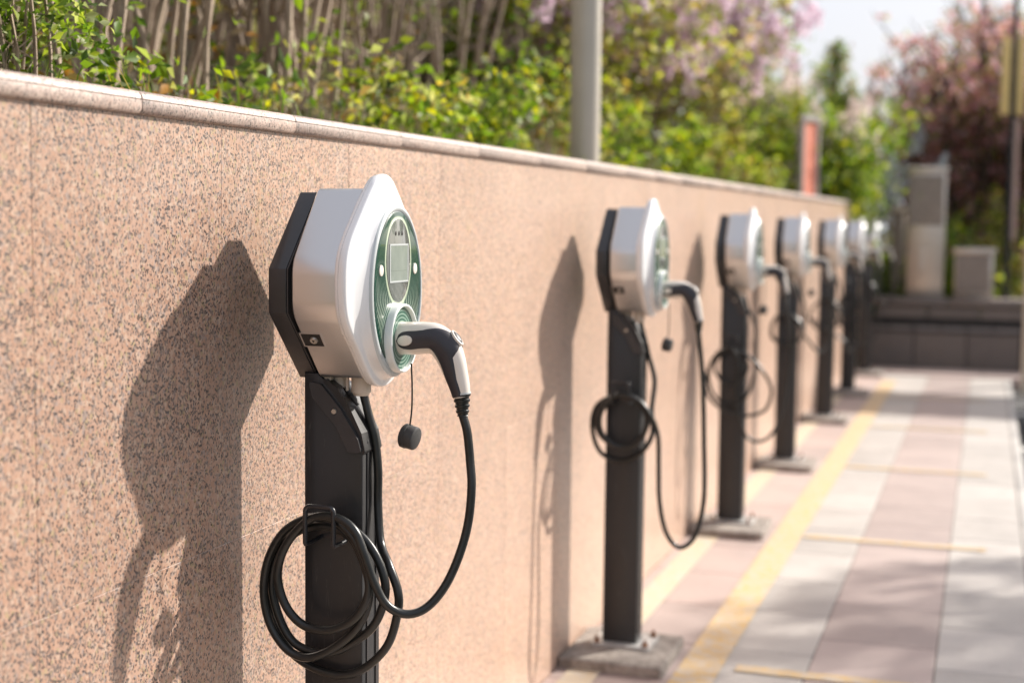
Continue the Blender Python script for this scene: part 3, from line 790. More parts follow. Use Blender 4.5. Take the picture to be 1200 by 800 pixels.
    cp = link('dust_cap', mesh('dust_cap', V, Fc, M['cap'], True, 35), t)
    # cable hook: bent bar with two stand-offs
    hx0, hx1, hz0, hz1, hy = -.0265+.006, .0265+.006, .828, .880, -.104
    hk = [(hx0, hy, .817)] + [tuple(v) for v in catmull([(hx0, hy, hz0), (hx0, hy, hz1-.012)], 2)]
    corner = []
    for k in range(7):
        a = math.pi-(math.pi/2)*k/6; corner.append((hx0+.009+.009*math.cos(a), hy, hz1-.009+.009*math.sin(a)))
    corner2 = []
    for k in range(7):
        a = math.pi/2-(math.pi/2)*k/6; corner2.append((hx1-.009+.009*math.cos(a), hy, hz1-.009+.009*math.sin(a)))
    ptsh = [(hx0, hy, .815), (hx0, hy, .84)]+corner+corner2+[(hx1, hy, .84), (hx1, hy, .815)]
    V1 = tube(ptsh, .0042, 12)
    arms = [tube([(hx, y0+.001, .815), (hx, -.07, .813), (hx, hy, .814)], .0038, 12) for hx in (hx0, hx1)]
    arms += [extr_x([(y0+.0005, .812), (y0+.0005, .836), (y0-.004, .836), (y0-.004, .812)], hx0-.006, hx1+.006)]
    V, Fc = merge([V1]+arms); link('cable_hook', mesh('cable_hook', V, Fc, M['black_metal'], True, 40), t)
    # floor plate and bolts
    V, Fc = loft([[Vector((p.x, p.y, z)) for p in round_poly([(-.085, -.075), (.105, -.075), (.105, .085), (-.085, .085)], .012, 4)] for z in (.0355, .0435)])
    fp = link('base_plate', mesh('base_plate', V, Fc, M['plate'], True, 30), t)
    bme = None
    for bx, by in ((-.068, -.055), (.088, -.055), (.088, .065), (-.068, .065)):
        if bme is None:
            V, Fc = merge([cyl((0, 0, .0), (0, 0, .003), .011, .011, 16), cyl((0, 0, .0032), (0, 0, .010), .0085, .0085, 6), cyl((0, 0, .0102), (0, 0, .020), .0045, .0042, 10)])
            bme = mesh('bolt', V, Fc, M['bolt'], True, 30)
        link('bolt', bme, fp, (bx, by, .0436))
    return t

def cable_me(pts, end=(.2250, 0, 1.036)):
    pts = [Vector(p) for p in pts]
    pts[0] = Vector((.040, .0, 1.064))
    # keep clear of the body end: finish exactly in the strain relief
    d = Vector(end)-pts[-1]
    for k in range(1, 5): pts[-k] = pts[-k]+d*(1-(k-1)/4)
    P = catmull(pts, 7)
    return tube_me('cable', P, .0076, M['rubber'], 10)

LABELS = ['nearest white and silver charging station in sharp focus, thick black cable looped over its hook',
          'second charging station from the camera, small cable coil and one long hanging loop',
          'third charging station from the camera, loose wide pale-lit cable loops sagging around its black post',
          'fourth charging station from the camera, one round cable ring high on its black post',
          'fifth charging station from the camera, half hidden behind the fourth one',
          'sixth charging station from the camera, blurred, last but one before the dark low wall',
          'farthest charging station of the row, standing by the end of the pink granite wall']
YS = [2.26, 4.347, 6.36, 8.18, 10.24, 11.93, 13.62]
first = make_station(LABELS[0])
c1 = link('cable', cable_me(CABLE1), first)
parts = [(ch, list(ch.children)) for ch in first.children]
def deep_copy(src, parent):
    for ch in src.children:
        if ch.name.split('.')[0] == 'cable': continue
        c = ch.copy(); COL.objects.link(c); c.parent = parent
        deep_copy(ch, c)
cab4 = CABLE4
CABLE5 = [(.04, .01, 1.06), (.078, .02, .95), (.098, .01, .84)]+_ring((-.002, .75), .105, -.052, -.105, 2.4, .5)+[(.12, -.08, .58), (.17, -.03, .50), (.222, 0, .56), (.240, .005, .72), (.238, .005, .86), (.231, .0, .96), (.226, 0, 1.0), (.225, 0, 1.036)]
meshes = [None, cable_me(CABLE2), cable_me(CABLE3), cable_me(cab4), cable_me(CABLE5)]
for i in range(1, 7):
    t = first.copy(); COL.objects.link(t); t.location = (ROOTX+random.uniform(-.004, .004), YS[i], 0); t['label'] = LABELS[i]
    t.rotation_euler = (random.uniform(-.003, .003), random.uniform(-.004, .004), random.uniform(-.03, .03) if i > 2 else 0)
    deep_copy(first, t)
    link('cable', meshes[(0, 1, 2, 3, 4, 2, 3)[i]], t)

# concrete plinths
random.seed(11)
def plinth_me(seed):
    rs = random.Random(seed)
    pl = round_poly([(-.148, -.225), (.178, -.23), (.172, .135), (-.148, .14)], .01, 2)
    rings = []
    for z, ins in ((0.0, 0), (.028, .0), (.034, .004)):
        rings.append([Vector((p.x-math.copysign(ins, p.x)+rs.uniform(-.002, .002), p.y-math.copysign(ins, p.y)+rs.uniform(-.003, .003), z+.0015)) for p in pl])
    V, Fc = loft(rings); return mesh('concrete_plinth', V, Fc, M['concrete'], True, 30)
ORD = ['nearest', 'second', 'third', 'fourth', 'fifth', 'sixth', 'farthest']
for i, yy in enumerate(YS):
    link('concrete_plinth', plinth_me(i), None, (ROOTX, yy, -.001), label='rough grey concrete plinth under the post of the %s charging station' % ORD[i], cat='plinth', group='concrete plinths under the chargers')

# ------------------------------------------------------------------ vegetation builders
RS = np.random.RandomState(7)
def leaves_me(name, C, size, mat, wid=0.5, up=0.3, fold=0.25, rs=RS):
    """C (N,3) centres; every leaf is a folded four-point blade"""
    C = np.asarray(C, float); N = len(C)
    d = rs.normal(size=(N, 3)); d[:, 2] = d[:, 2]*.7+up; d /= np.linalg.norm(d, axis=1)[:, None]
    q = rs.normal(size=(N, 3)); s = np.cross(d, q); s /= np.linalg.norm(s, axis=1)[:, None]; nn = np.cross(d, s)
    sz = (size*(.6+.8*rs.rand(N)))[:, None]
    V = np.empty((N, 4, 3))
    V[:, 0] = C-d*sz*.5; V[:, 2] = C+d*sz*.5
    V[:, 1] = C+s*sz*wid*.5+nn*sz*fold*.5; V[:, 3] = C-s*sz*wid*.5+nn*sz*fold*.5
    me = bpy.data.meshes.new(name)
    me.vertices.add(N*4); me.vertices.foreach_set('co', V.reshape(-1).astype(np.float32))
    idx = np.arange(N)*4
    tri = np.stack([idx, idx+1, idx+2, idx, idx+2, idx+3], 1).reshape(-1)
    me.loops.add(N*6); me.loops.foreach_set('vertex_index', tri.astype(np.int32))
    me.polygons.add(N*2); me.polygons.foreach_set('loop_start', (np.arange(N*2)*3).astype(np.int32))
    me.update(calc_edges=True); me.materials.append(mat); return me
def bend_path(p, d, L, n, wob, rs, grav=0.0):
    P = [np.array(p, float)]; d = np.array(d, float); d /= np.linalg.norm(d)
    for i in range(n):
        d = d+rs.normal(size=3)*wob+np.array([0, 0, -grav]); d /= np.linalg.norm(d)
        P.append(P[-1]+d*L/n)
    return P
def bank_z(x, y):
    d = max(0, WX-0.29-x)
    h = 1.475+0.0047*(y-1.5)+0.36*d-0.012*d*d
    if y > 15.1: h = 0.4+(h-0.4)*max(0.0, 1-(y-15.1)/6)
    return h-0.03

def shrub(name, loc, h, spread, canes, cane_r, leafmat, nleaf, lsize, label, cat, group=None, flowers=None, nfl=0, fsize=.012, seed=0,
          lean=.25, low=0.15, bark='bark', extra=None, twigs=4, sep=False, sigma=.07, flow_hi=.5):
    rs = np.random.RandomState(seed+101)
    t = empty(name, loc, label=label, cat=cat, group=group)
    pts = []; tips = []; tb = []
    for c in range(canes):
        a = rs.rand()*6.283; r0 = spread*.18*rs.rand()
        base = (r0*math.cos(a), r0*math.sin(a), 0)
        ln = lean*(.4+rs.rand())
        hh = h*(.65+.4*rs.rand())
        P = bend_path(base, (math.cos(a)*ln, math.sin(a)*ln, 1), hh, 9, .06, rs)
        rad = [cane_r*(.7+.5*rs.rand())*(1-.75*k/9) for k in range(10)]
        rad = [cane_r*(1-.07*k)*.9 for k in range(10)]
        g = tube(P, rad, 6)
        if sep: link('stem', mesh('stem', g[0], g[1], M[bark], True, 60), t)
        else: tb.append(g)
        for k in range(10):
            if k/9 >= low: pts.append((P[k], .8))
        for q in range(twigs):
            k = rs.randint(max(1, int(low*9)), 9); a2 = rs.rand()*6.283
            T = bend_path(P[k], (math.cos(a2), math.sin(a2), .5+.6*rs.rand()), hh*(.18+.2*rs.rand()), 4, .12, rs)
            tb.append(tube(T, [cane_r*.38*(1-.2*j) for j in range(5)], 4, False))
            for j in range(1, 5): pts.append((T[j], 1.0))
            tips.append(T[-1])
        tips.append(P[-1])
    if tb:
        V, Fc = merge(tb); link('stems' if not sep else 'twigs', mesh('stems', V, Fc, M[bark], True, 60), t)
    A = np.array([p for p, _ in pts])
    if nleaf:
        # clumps, so light gets between them
        nc = max(8, nleaf//28); cc = A[rs.randint(0, len(A), nc)]+rs.normal(size=(nc, 3))*sigma*1.3
        C = cc[rs.randint(0, nc, nleaf)]+rs.normal(size=(nleaf, 3))*sigma*.55
        link('foliage', leaves_me('foliage', C, lsize, M[leafmat], rs=rs), t)
        if extra:
            m2, n2, s2 = extra; C = cc[rs.randint(0, nc, n2)]+rs.normal(size=(n2, 3))*sigma*.8
            link('foliage', leaves_me('foliage', C, s2, M[m2], rs=rs), t)
    if flowers and nfl:
        Tt = np.array([q for q in tips if q[2] > h*flow_hi*.7] or tips); C = []
        for k in range(nfl):
            c = Tt[rs.randint(0, len(Tt))]+rs.normal(size=3)*.05
            L = .13+.10*rs.rand(); n = 70
            z = rs.rand(n); rr = .048*(1-z*.75)+.004; a = rs.rand(n)*6.283
            ax = np.array([rs.normal()*.3, rs.normal()*.3, 1])
            C.append(c+z[:, None]*L*ax+np.stack([rr*np.cos(a), rr*np.sin(a), np.zeros(n)], 1))
        link('blossom', leaves_me('blossom', np.concatenate(C), fsize, M[flowers], wid=.9, rs=rs), t)
    return t

def blossom_tree(loc, h, r, label, seed, mat='pink', n=16000, group=None, cat='tree', lmat='leaf_mix', upright=True):
    rs = np.random.RandomState(seed)
    t = empty('blossom_tree', loc, label=label, cat=cat, group=group)
    tr = bend_path((0, 0, -.5), (0, 0, 1), h*.45+.5, 6, .04, rs)
    g = [tube(tr, [.10*(1-.08*k) for k in range(7)], 9)]
    link('trunk', mesh('trunk', *merge(g), M['bark_dark'], True, 60), t)
    g = []; pts = []
    for b in range(26):
        k = rs.randint(2, 7); a = rs.rand()*6.283; up = 1.3+rs.rand()*1.8
        P = bend_path(tr[k], (math.cos(a), math.sin(a), up+1.0), (h-tr[k][2])*(.60+.55*rs.rand()), 9, .08, rs)
        P = [np.array([max(-r, min(r, p[0])), max(-r, min(r, p[1])), p[2]]) for p in P]
        g.append(tube(P, [.035*(1-.09*j) for j in range(10)], 5, False))
        for j in range(2, 10):
            pts.append(P[j])
            for q in range(3):
                a2 = rs.rand()*6.283
                T = bend_path(P[j], (math.cos(a2)*.8, math.sin(a2)*.8, .9), .25+.35*rs.rand(), 4, .12, rs)
                g.append(tube(T, [.009, .008, .006, .005, .003], 3, False)); pts += T[1:]
    link('branches', mesh('branches', *merge(g), M['bark_dark'], True, 60), t)
    A = np.array(pts); nc = n//22
    cc = A[rs.randint(0, len(A), nc)]+rs.normal(size=(nc, 3))*.05
    C = cc[rs.randint(0, nc, n)]+rs.normal(size=(n, 3))*.045
    link('crown', leaves_me('crown', C, .05, M[mat], wid=.8, rs=rs), t)
    C = cc[rs.randint(0, nc, n//4)]+rs.normal(size=(n//4, 3))*.08
    link('foliage', leaves_me('foliage', C, .055, M[lmat], rs=rs), t)
    return t

def at(px, X=None, Y=None):
    """ground position of a picture column at plane X or Y (sets plants where they stand)"""
    a = YAW-math.atan((px-600)/1667.0)
    if X is not None: return X, -X/math.tan(a)
    return -Y*math.tan(a), Y
def ztop(px, py, x, y):
    # height of the sight line through picture point (px, py) above the ground point (x, y)
    d = (R2*((px-600)/1667.0)-U2*((py-400)/1667.0)+F)
    return CAM_H+d.z*math.hypot(x, y)/math.hypot(d.x, d.y)
def put(x, y): return (x, y, bank_z(x, y))

# near leafy green bush at the left
x, y = at(22, X=-1.80)
shrub('green_bush', put(x, y), .60, .4, 15, .005, 'leaf_green', 2100, .026, 'dense small-leaved green bush at the left end above the wall', 'bush', seed=1, low=.1, sigma=.06, lean=.12)
x, y = at(-15, X=-2.3)
shrub('green_bush', put(x, y), .9, .5, 14, .007, 'leaf_green', 1800, .032, 'darker taller green bush behind the small-leaved one at the left edge', 'bush', seed=2, low=.15, sigma=.09, lean=.12)
# cane shrubs with bare stems
GC = 'bare-stemmed cane shrubs on the bank'
cane = [(75, -2.05, 7, 0.012, 'bare canes rising just right of the leafy green bush'), (130, -2.25, 9, .012, 'thin pale canes with a few yellow leaves, above the first coping joint'),
        (190, -2.15, 9, .011, 'bare pale canes between the yellow-leaved clump and the thin ones'), (240, -2.7, 12, .015, 'leaning brown canes crossing each other, left of the thick clump'),
        (300, -2.35, 14, .0155, 'thick clump of straight grey-brown canes above the second coping joint'), (345, -2.15, 9, .016, 'stout pale canes spreading to the right, with bright leaves at their top'),
        (400, -2.9, 12, .015, 'dim brown canes behind the grass tufts left of the lilac'), (150, -3.3, 14, .016, 'dark far canes high on the bank behind the thin pale ones'), (470, -3.1, 12, .014, 'thin brown canes with dry leaves, left of the first lilac'),
        (440, -2.3, 10, .011, 'slim brown canes rising behind the bright low bushes'), (525, -2.4, 10, .012, 'sparse upright canes in front of the first mauve lilac'), (610, -2.6, 9, .012, 'brown canes crossing just left of the grey pole')]
for k, (px, X, n, r_, lb) in enumerate(cane):
    x, y = at(px, X=X)
    shrub('cane_shrub', put(x, y), 1.9, .8, n, r_, 'leaf_dry' if k % 2 else 'leaf_yellow', 260, .045, lb, 'shrub', GC, seed=20+k, lean=.22, low=.25, sep=True, sigma=.16, twigs=5)
# low yellow green clumps close to the coping
low_ = [(205, -1.72, .16, 'leaf_yellow', 150, .040, 'small yellow-leaved clump spilling towards the first coping stones'), (300, -1.85, .12, 'leaf_green', 90, .045, 'small glossy green clump below the thick canes'),
        (330, -1.90, .26, 'leaf_yellow', 50, .045, 'sparse bright seedling among the stout canes'),
        (415, -1.85, .20, 'leaf_mix', 260, .045, 'feathery grey-green clump with orange tips right of the nearest charger top'), (470, -1.75, .22, 'leaf_yellow', 280, .045, 'bright green low bush above the wall, second from the left of its kind'),
        (520, -1.80, .24, 'leaf_yellow', 360, .046, 'bright yellow-green bush in the middle of the low bushes'), (575, -1.85, .28, 'leaf_yellow', 460, .048, 'widest bright green low bush, left of the grey pole'),
        (625, -1.95, .28, 'leaf_mix', 520, .048, 'mixed green bush directly left of the grey pole'), (725, -2.0, .28, 'leaf_yellow', 520, .05, 'yellow-green low bush directly right of the grey pole'),
        (790, -1.9, .32, 'leaf_yellow', 650, .055, 'light green low bush above the third charger'), (850, -1.9, .34, 'leaf_mix', 700, .06, 'green low bush above the gap between third and fourth charger'), (885, -1.85, .24, 'leaf_yellow', 450, .06, 'green low bush left of the red panel')]
for k, (px, X, h_, mt, n, s, lb) in enumerate(low_):
    x, y = at(px, X=X)
    shrub('low_bush', put(x, y), h_, h_*1.1, 9, .005, mt, n, s, lb, 'bush', 'low bushes along the top of the wall', seed=60+k, lean=.55, low=.15, sigma=.08, twigs=4, extra=('leaf_green', n//3, s))
# lilacs
lil = [(470, -3.6, -60, 'leaf_mix', 'lilac', 14, 'sparse lilac with a few blossoms high behind the brown canes'), (560, -2.9, -70, 'leaf_yellow', 'lilac', 34, 'lilac shrub with mauve panicles left of the grey pole'),
       (640, -2.7, -60, 'leaf_mix', 'lilac', 46, 'full lilac shrub with pink-mauve flowers just behind the grey pole'), (720, -2.5, -60, 'leaf_mix', 'lilac', 70, 'densely flowering lilac right of the grey pole'),
       (790, -2.4, -35, 'leaf_mix', 'lilac', 80, 'tallest lilac, pale pink and leafy, in the middle of the bank'), (845, -2.6, 45, 'leaf_yellow', 'blush', 60, 'green shrub with cream-pink blossom, second right of the tallest lilac'),
       (895, -2.5, 90, 'leaf_green', 'blush', 60, 'dark green shrub with cream blossom left of the red panel'), (640, -4.3, -80, 'leaf_mix', 'lilac', 30, 'far lilac on the upper bank showing between the nearer ones'),
       (745, -4.2, -60, 'leaf_green', 'lilac', 40, 'far dark lilac on the upper bank right of the pole')]
for k, (px, X, h_, mt, fm, nf, lb) in enumerate(lil):
    x, y = at(px, X=X)
    p_ = put(x, y); h_ = (ztop(px, h_, x, y)-p_[2])/1.05
    shrub('lilac_shrub', p_, h_, 1.3, 16, .014, mt, 3000, .06, lb, 'shrub', 'flowering shrubs on the bank', flowers=fm, nfl=nf*4, fsize=.030, seed=80+k, lean=.42, low=.25, sigma=.13, twigs=8, bark='bark', extra=('leaf_green', 700, .055))
# thin young conifers and trees at the far end of the bank
def conifer(loc, h, r, label, seed, n=6000):
    rs = np.random.RandomState(seed); t = empty('conifer_tree', loc, label=label, cat='tree', group='young conifers at the far end of the bank')
    link('trunk', tube_me('trunk', [(0, 0, -.4), (.01, 0, h*.5), (0, .01, h)], [.05, .03, .006], M['bark_dark'], 7), t)
    C = []; g = []
    for k in range(46):
        z = h*(.08+.9*k/46); L = r*(1-z/h)**.8*(.7+.5*rs.rand())+.05; a = rs.rand()*6.283
        P = bend_path((0, 0, z), (math.cos(a), math.sin(a), .7), L, 4, .08, rs); g.append(tube(P, [.010, .008, .006, .004, .003], 4, False))
        m_ = n//46; ii = rs.rand(m_)*3.99; i0 = ii.astype(int); f = (ii-i0)[:, None]; Pa = np.array(P)
        C.append(Pa[i0]*(1-f)+Pa[i0+1]*f+rs.normal(size=(m_, 3))*.035)
    link('branches', mesh('branches', *merge(g), M['bark_dark'], True, 60), t)
    link('crown', leaves_me('crown', np.concatenate(C), .05, M['conifer'], wid=.3, up=.6, rs=rs), t); return t
for k, (px, X, h_, r_, lb) in enumerate([(850, -3.2, -25, .6, 'tallest conifer rising behind the cream blossom shrubs'), (885, -3.0, 40, .45, 'bushy conifer left of the red panel'),
                                   (922, -2.6, 62, .45, 'rounded conifer directly behind the red panel'), (972, -2.15, 52, .60, 'pointed conifer with rusty tip right of the red panel'), (988, -2.0, 112, .25, 'shortest conifer of the group at the wall end')]):
    x, y = at(px, X=X); y = min(y, 20); z = bank_z(x, y) if y < 16 else .4
    if px > 960: y = 14.6; x = at(px, Y=y)[0]; z = bank_z(x, y)
    conifer((x, y, z), ztop(px, h_, x, y)-z, r_, lb, 200+k, 3400)
for k, (px, Y, h_, mt, fm, lb) in enumerate([(972, 13.6, 135, 'leaf_yellow', 'blush', 'light green flowering shrub right of the red panel'), (968, 14.6, 150, 'leaf_yellow', 'blush', 'light green shrub at the very end of the granite wall'),
                                          (930, 15.5, 115, 'leaf_mix', 'blush', 'pink-white flowering shrub behind the red panel')]):
    x, y = at(px, Y=Y)
    p_ = put(x, y); h_ = (ztop(px, h_, x, y)-p_[2])/1.05
    shrub('flowering_shrub', p_, h_, 1.0, 14, .012, mt, 4200, .06, lb, 'shrub', 'flowering shrubs at the far end', flowers=fm, nfl=46, fsize=.028, seed=300+k, lean=.14, low=.1, sigma=.14, twigs=7, bark='bark_dark', extra=('leaf_green', 1500, .06))
x, y = at(1018, Y=16.5)
shrub('white_flower_shrub', (x, y, .1), 2.25, 1.0, 10, .012, 'leaf_yellow', 260, .06, 'pale shrub with white blossom between the wall end and the stone pillar', 'shrub', flowers='white_flower', nfl=70, fsize=.045, seed=320, lean=.2, low=.2, flow_hi=0.1, sigma=.16, bark='bark')
# grass and litter (uncountable)
rs = np.random.RandomState(17); G = []
for k in range(700):
    yy = 1.6+rs.rand()**1.3*12; xx = WX-.30-rs.rand()**2*1.6
    G.append((xx, yy, bank_z(xx, yy)+.03))
def grass_me(C, h, rs):
    V = []; Fc = []
    for c in C:
        for b in range(3):
            a = rs.rand()*6.283; L = h*(.4+rs.rand()); w_ = .0022; lx, ly = math.cos(a), math.sin(a); ln = .15+.5*rs.rand()
            p = np.array(c)+rs.normal(size=3)*np.array([.02, .02, 0]); s = np.array([-ly, lx, 0])*w_
            q = p+np.array([lx*ln*L*.4, ly*ln*L*.4, L*.6]); e = p+np.array([lx*ln*L, ly*ln*L, L])
            o = len(V); V += [p-s, p+s, q-s*.8, q+s*.8, e]; Fc += [(o, o+1, o+3, o+2), (o+2, o+3, o+4)]
    me = bpy.data.meshes.new('grass'); me.from_pydata([tuple(v) for v in V], [], Fc); me.materials.append(M['grass']); return me
link('grass', grass_me(G, .13, rs), None, label='thin grass blades growing on the bank behind the coping', cat='grass', kind='stuff')
G = []
for k in range(9000):
    yy = 1.2+rs.rand()*16; xx = WX-.33-rs.rand()**1.3*5
    G.append((xx, yy, bank_z(xx, yy)+.04+.03*rs.rand()))
link('leaf_litter', leaves_me('leaf_litter', G, .05, M['leaf_dry'], up=0, rs=rs), None, label='dry brown leaf litter lying over the soil bank', cat='leaf litter', kind='stuff')
# dry brush filling the upper bank: too many stalks to count
tb = []
for k in range(1500):
    yy = 1.5+rs.rand()*12; xx = -3.2-rs.rand()*5
    P = bend_path((xx, yy, bank_z(xx, yy)), (rs.normal()*.3, rs.normal()*.3, 1), .5+rs.rand()*1.2, 3, .12, rs)
    tb.append(tube(P, [.012, .010, .008, .005], 3, False))
link('dry_brush', mesh('dry_brush', *merge(tb), M['bark'], True, 60), None, label='tangle of dry brown stalks covering the upper bank', cat='brush', kind='stuff')
G = []
for k in range(15000):
    yy = 6.0+rs.rand()*8.5; xx = -3.0-rs.rand()*3
    G.append((xx, yy, bank_z(xx, yy)+rs.rand()**1.5*.9))
link('undergrowth', leaves_me('undergrowth', G, .06, M['leaf_mix'], rs=rs), None, label='mixed green undergrowth between the shrubs high on the bank', cat='undergrowth', kind='stuff')

# ------------------------------------------------------------------ poles and panels behind the wall
x, y = at(682, X=-1.62)
t = empty('grey_pole', (x, y, 1.4), label='smooth grey round pole standing behind the wall between the lilacs', cat='pole')
link('shaft', tube_me('shaft', [(0, 0, -.3), (0, 0, 2.2), (0, 0, 4.2)], [.064, .062, .058], M['pole'], 32), t)
link('foot_flange', mesh('foot_flange', *cyl((0, 0, .03), (0, 0, .07), .12, .11, 28), M['pole'], True, 30), t)
x, y = at(943, X=-1.50)
t = empty('red_panel_sign', (x, y, 1.5), rz=1.15, label='narrow salmon-red panel in a grey frame standing behind the far part of the wall', cat='sign')
W_, H_ = .125, .72
for nm, bx_ in (('frame_post', (-W_, .035)), ('frame_post', (W_, .035))):
    link(nm, box_me(nm, bx_[1], .05, H_+.4, M['sign_grey'], .004), t, (bx_[0], 0, -.3))
link('frame_rail', box_me('frame_rail', 2*W_-.037, .05, .05, M['sign_grey'], .004), t, (0, 0, H_+.05))
link('panel', box_me('panel', W_-.022, .02, H_-.0, M['salmon'], .002), t, (-W_/2+.008, 0, .04))
link('panel', box_me('panel', W_-.022, .02, H_-.0, M['salmon'], .002), t, (W_/2-.008, 0, .04))

# ------------------------------------------------------------------ far dark stone wall, pillars, lantern
lw = empty('low_stone_wall', (0, 14.62, 0), label='low dark stone wall across the end of the pavement', cat='wall')
link('core', box_me('core', 9.0, .42, .60, M['hole']), lw, (3.35, .27, -.12))
random.seed(21)
for k in range(18):
    xx = -0.92+k*.5
    link('base_block', box_me('base_block', .492, .06, .46, M['dark_granite'], .006), lw, (xx, .03+random.uniform(-.004, .004), -.12))
for k in range(36):
    xx = -1.05+k*.25
    rr = []
    for j in range(7):
        a = math.pi*j/6; rr.append((.36+.045*math.sin(a), -.03*math.cos(a)))
    V, Fc = loft([[Vector((xs, .03+q-.02, z)) for z, q in [(p[0], p[1]) for p in rr]] for xs in (-.118, -.10, .10, .118)])
    link('round_stone', mesh('round_stone', V, Fc, M['dark_granite'], True, 50), lw, (xx, 0, 0))
for k in range(18):
    xx = -0.80+k*.5
    link('upper_block', box_me('upper_block', .492, .05, .235, M['dark_granite'], .006), lw, (xx, .105, .36))
for k in range(12):
    xx = -0.72+k*.75
    link('cap_stone', box_me('cap_stone', .744, .50, .075, M['dark_granite'], .010, 2), lw, (xx, .30, .600))
def pillar(px, Y, w_, h_, label, band=False):
    x, y = at(px, Y=Y)
    t = empty('pillar', (x, y, .674), label=label, cat='pillar', group='pale clad pillars standing on the dark wall')
    link('shaft', box_me('shaft', w_, .22, h_-.06, M['steel'], .008, 2), t)
    link('cap', box_me('cap', w_+.04, .26, .06, M['steel'], .008, 2), t, (0, 0, h_-.0595))
    if band:
        link('upper_panel', box_me('upper_panel', w_-.03, .012, h_*.38, M['taupe'], .004), t, (-.01, -.114, h_*.55))
        link('plaque', box_me('plaque', .06, .012, .26, M['steel'], .003), t, (-.03, -.114, h_*.20))
    else:
        link('inset_panel', box_me('inset_panel', w_-.05, .012, h_-.12, M['taupe'], .004), t, (-.01, -.114, .06))
    return t
pillar(1083, 14.98, .36, 1.31, 'tall pale pillar with a dark upper panel on the far low wall', True)
pillar(1140, 15.0, .37, .50, 'short pale block with a dark inset, right of the tall pillar')
pillar(1051, 15.6, .14, .92, 'thin sandy post left of the tall pillar')
# lantern post
x, y = at(1178, Y=15.8)
t = empty('lantern_post', (x, y, 0), rz=.45, label='slim black lantern post with ochre panels and a pinkish lower sleeve', cat='lamp post')
link('shaft', tube_me('shaft', [(0, 0, 0), (0, 0, 2.2), (0, 0, 4.6)], [.035, .03, .022], M['lamp_black'], 14), t)
for s_ in (-1, 1):
    link('ochre_panel', box_me('ochre_panel', .085, .04, .80, M['lamp_yellow'], .004), t, (s_*.078, .02, 2.55))
link('sleeve', box_me('sleeve', .07, .06, 1.25, M['lamp_pink'], .01), t, (.045, .01, 1.25))
for zz in (3.55, 3.85):
    link('crossbar', tube_me('crossbar', [(-.3, 0, zz-.1), (-.14, 0, zz), (.14, 0, zz), (.3, 0, zz-.1)], .012, M['lamp_black'], 6), t)
x, y = at(1206, Y=13.2)
t = empty('pale_pole', (x, y, -.1), label='pale grey pole at the right edge of the view', cat='pole')
link('shaft', tube_me('shaft', [(0, 0, 0), (0, 0, 2.45)], [.045, .042], M['pole'], 16), t)
link('top_cap', mesh('top_cap', *cyl((0, 0, 2.45), (0, 0, 2.49), .05, .03, 16), M['pole'], True, 40), t)

# plum-pink blossom trees beyond the low wall
GP = 'pink blossom trees beyond the dark wall'
for k, (px, Y, h_, lb) in enumerate([(1085, 18.5, 45, 'leftmost pink blossom tree, behind the tall stone pillar'), (1128, 17.6, 75, 'pink blossom tree in the middle, behind the short stone block'),
                                 (1172, 18.0, 65, 'pink blossom tree right behind the lantern post'), (1225, 17.2, 20, 'pink blossom tree at the right edge of the view'), (1150, 20.5, 60, 'taller pink blossom tree in the second row')]):
    x, y = at(px, Y=Y)
    blossom_tree((x, y, 0.0), ztop(px, h_, x, y)/.98, .8, lb, 400+k, n=9500, group=GP)
for k, (px, Y, mt, lb) in enumerate([(1043, 16.2, 'leaf_green', 'dark green bush behind the farthest charger'), (1108, 15.9, 'leaf_yellow', 'vivid green bush between the stone pillar and block'), (1180, 16.4, 'leaf_mix', 'olive bush under the lantern post')]):
    x, y = at(px, Y=Y)
    shrub('green_bush', (x, y, 0), 1.35, .6, 12, .01, mt, 4200, .06, lb, 'bush', 'bushes behind the dark wall', seed=440+k, lean=.3, low=.1, sigma=.14, extra=('leaf_green', 1200, .06))
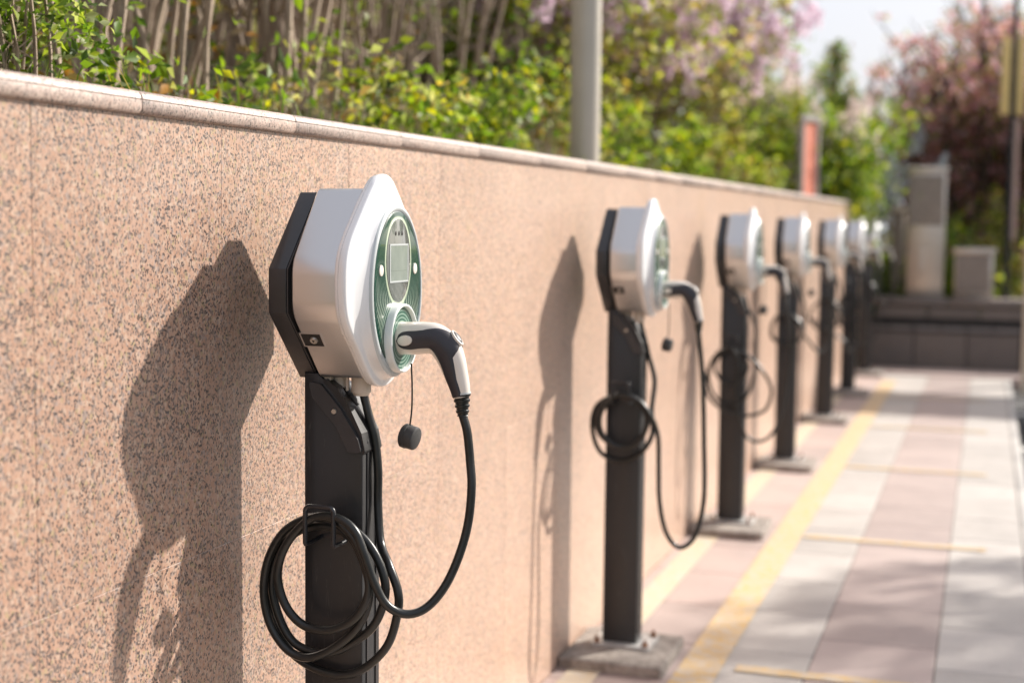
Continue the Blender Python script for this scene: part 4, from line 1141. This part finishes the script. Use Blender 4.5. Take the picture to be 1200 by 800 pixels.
# shade trees by the road, right of the view: their crowns shade the near paving
for k, (x, y, z, n, r_, lb) in enumerate([(3.8, 9.0, 3.43, 5200, 1.2, 'round leafy tree by the road, right of the view')]):
    t = empty('shade_tree', (x, y, -.1), label=lb, cat='tree')
    rs = np.random.RandomState(500+k)
    g = [tube(bend_path((0, 0, 0), (0, 0, 1), z, 6, .03, rs), [.09*(1-.08*j) for j in range(7)], 9)]
    link('trunk', mesh('trunk', *merge(g), M['bark_dark'], True, 60), t)
    nc = 420; d = rs.normal(size=(nc, 3)); d /= np.linalg.norm(d, axis=1)[:, None]
    cc = np.array([0, 0, z])+d*(r_*rs.rand(nc)**.4)[:, None]*np.array([1, 1.0, .8])
    link('crown', leaves_me('crown', cc[rs.randint(0, nc, n)]+rs.normal(size=(n, 3))*.06, .08, M['leaf_green'], wid=.7, rs=rs), t)
t = empty('added_shade_tree', (2.62, 15.0, -.1), label='flat clipped tree added out of view to shade the far paving', cat='tree')  # unseen caster, added and shaped to throw the shade band across the far paving
rs = np.random.RandomState(610)
link('trunk', tube_me('trunk', [(0, 0, 0), (0, .02, 1.3), (0, 0, 2.7)], [.07, .06, .04], M['bark_dark'], 9), t)
C = np.stack([(rs.rand(16000)-.5)*2.4, (rs.rand(16000)-.5)*.5, 2.55+rs.rand(16000)*.85], 1)
link('crown', leaves_me('crown', C, .10, M['leaf_green'], wid=.8, rs=rs), t)
# far hedge on the horizon
rs = np.random.RandomState(31); G = []
for k in range(40000):
    xx = -30+rs.rand()*60; G.append((xx, 34+rs.rand()*4, -.3+rs.rand()**.8*(1.7+.6*math.sin(xx*.7)+.4*math.sin(xx*1.9))))
link('distant_hedge', leaves_me('distant_hedge', G, .30, M['leaf_mix'], wid=.8, rs=rs), None, label='distant green hedge line beyond the blossom trees', cat='hedge', kind='stuff')

# low wheel stop and marker by the road kerb
t = empty('wheel_stop', (.42, 10.9, -.1), label='white and ochre wheel stop on the road beside the kerb', cat='wheel stop')
for k in range(3):
    link('segment', box_me('segment', .14, .38, .13, M['white_paint'] if k % 2 == 0 else M['ochre'], .02, 2), t, (0, -.385+k*.385, .001))
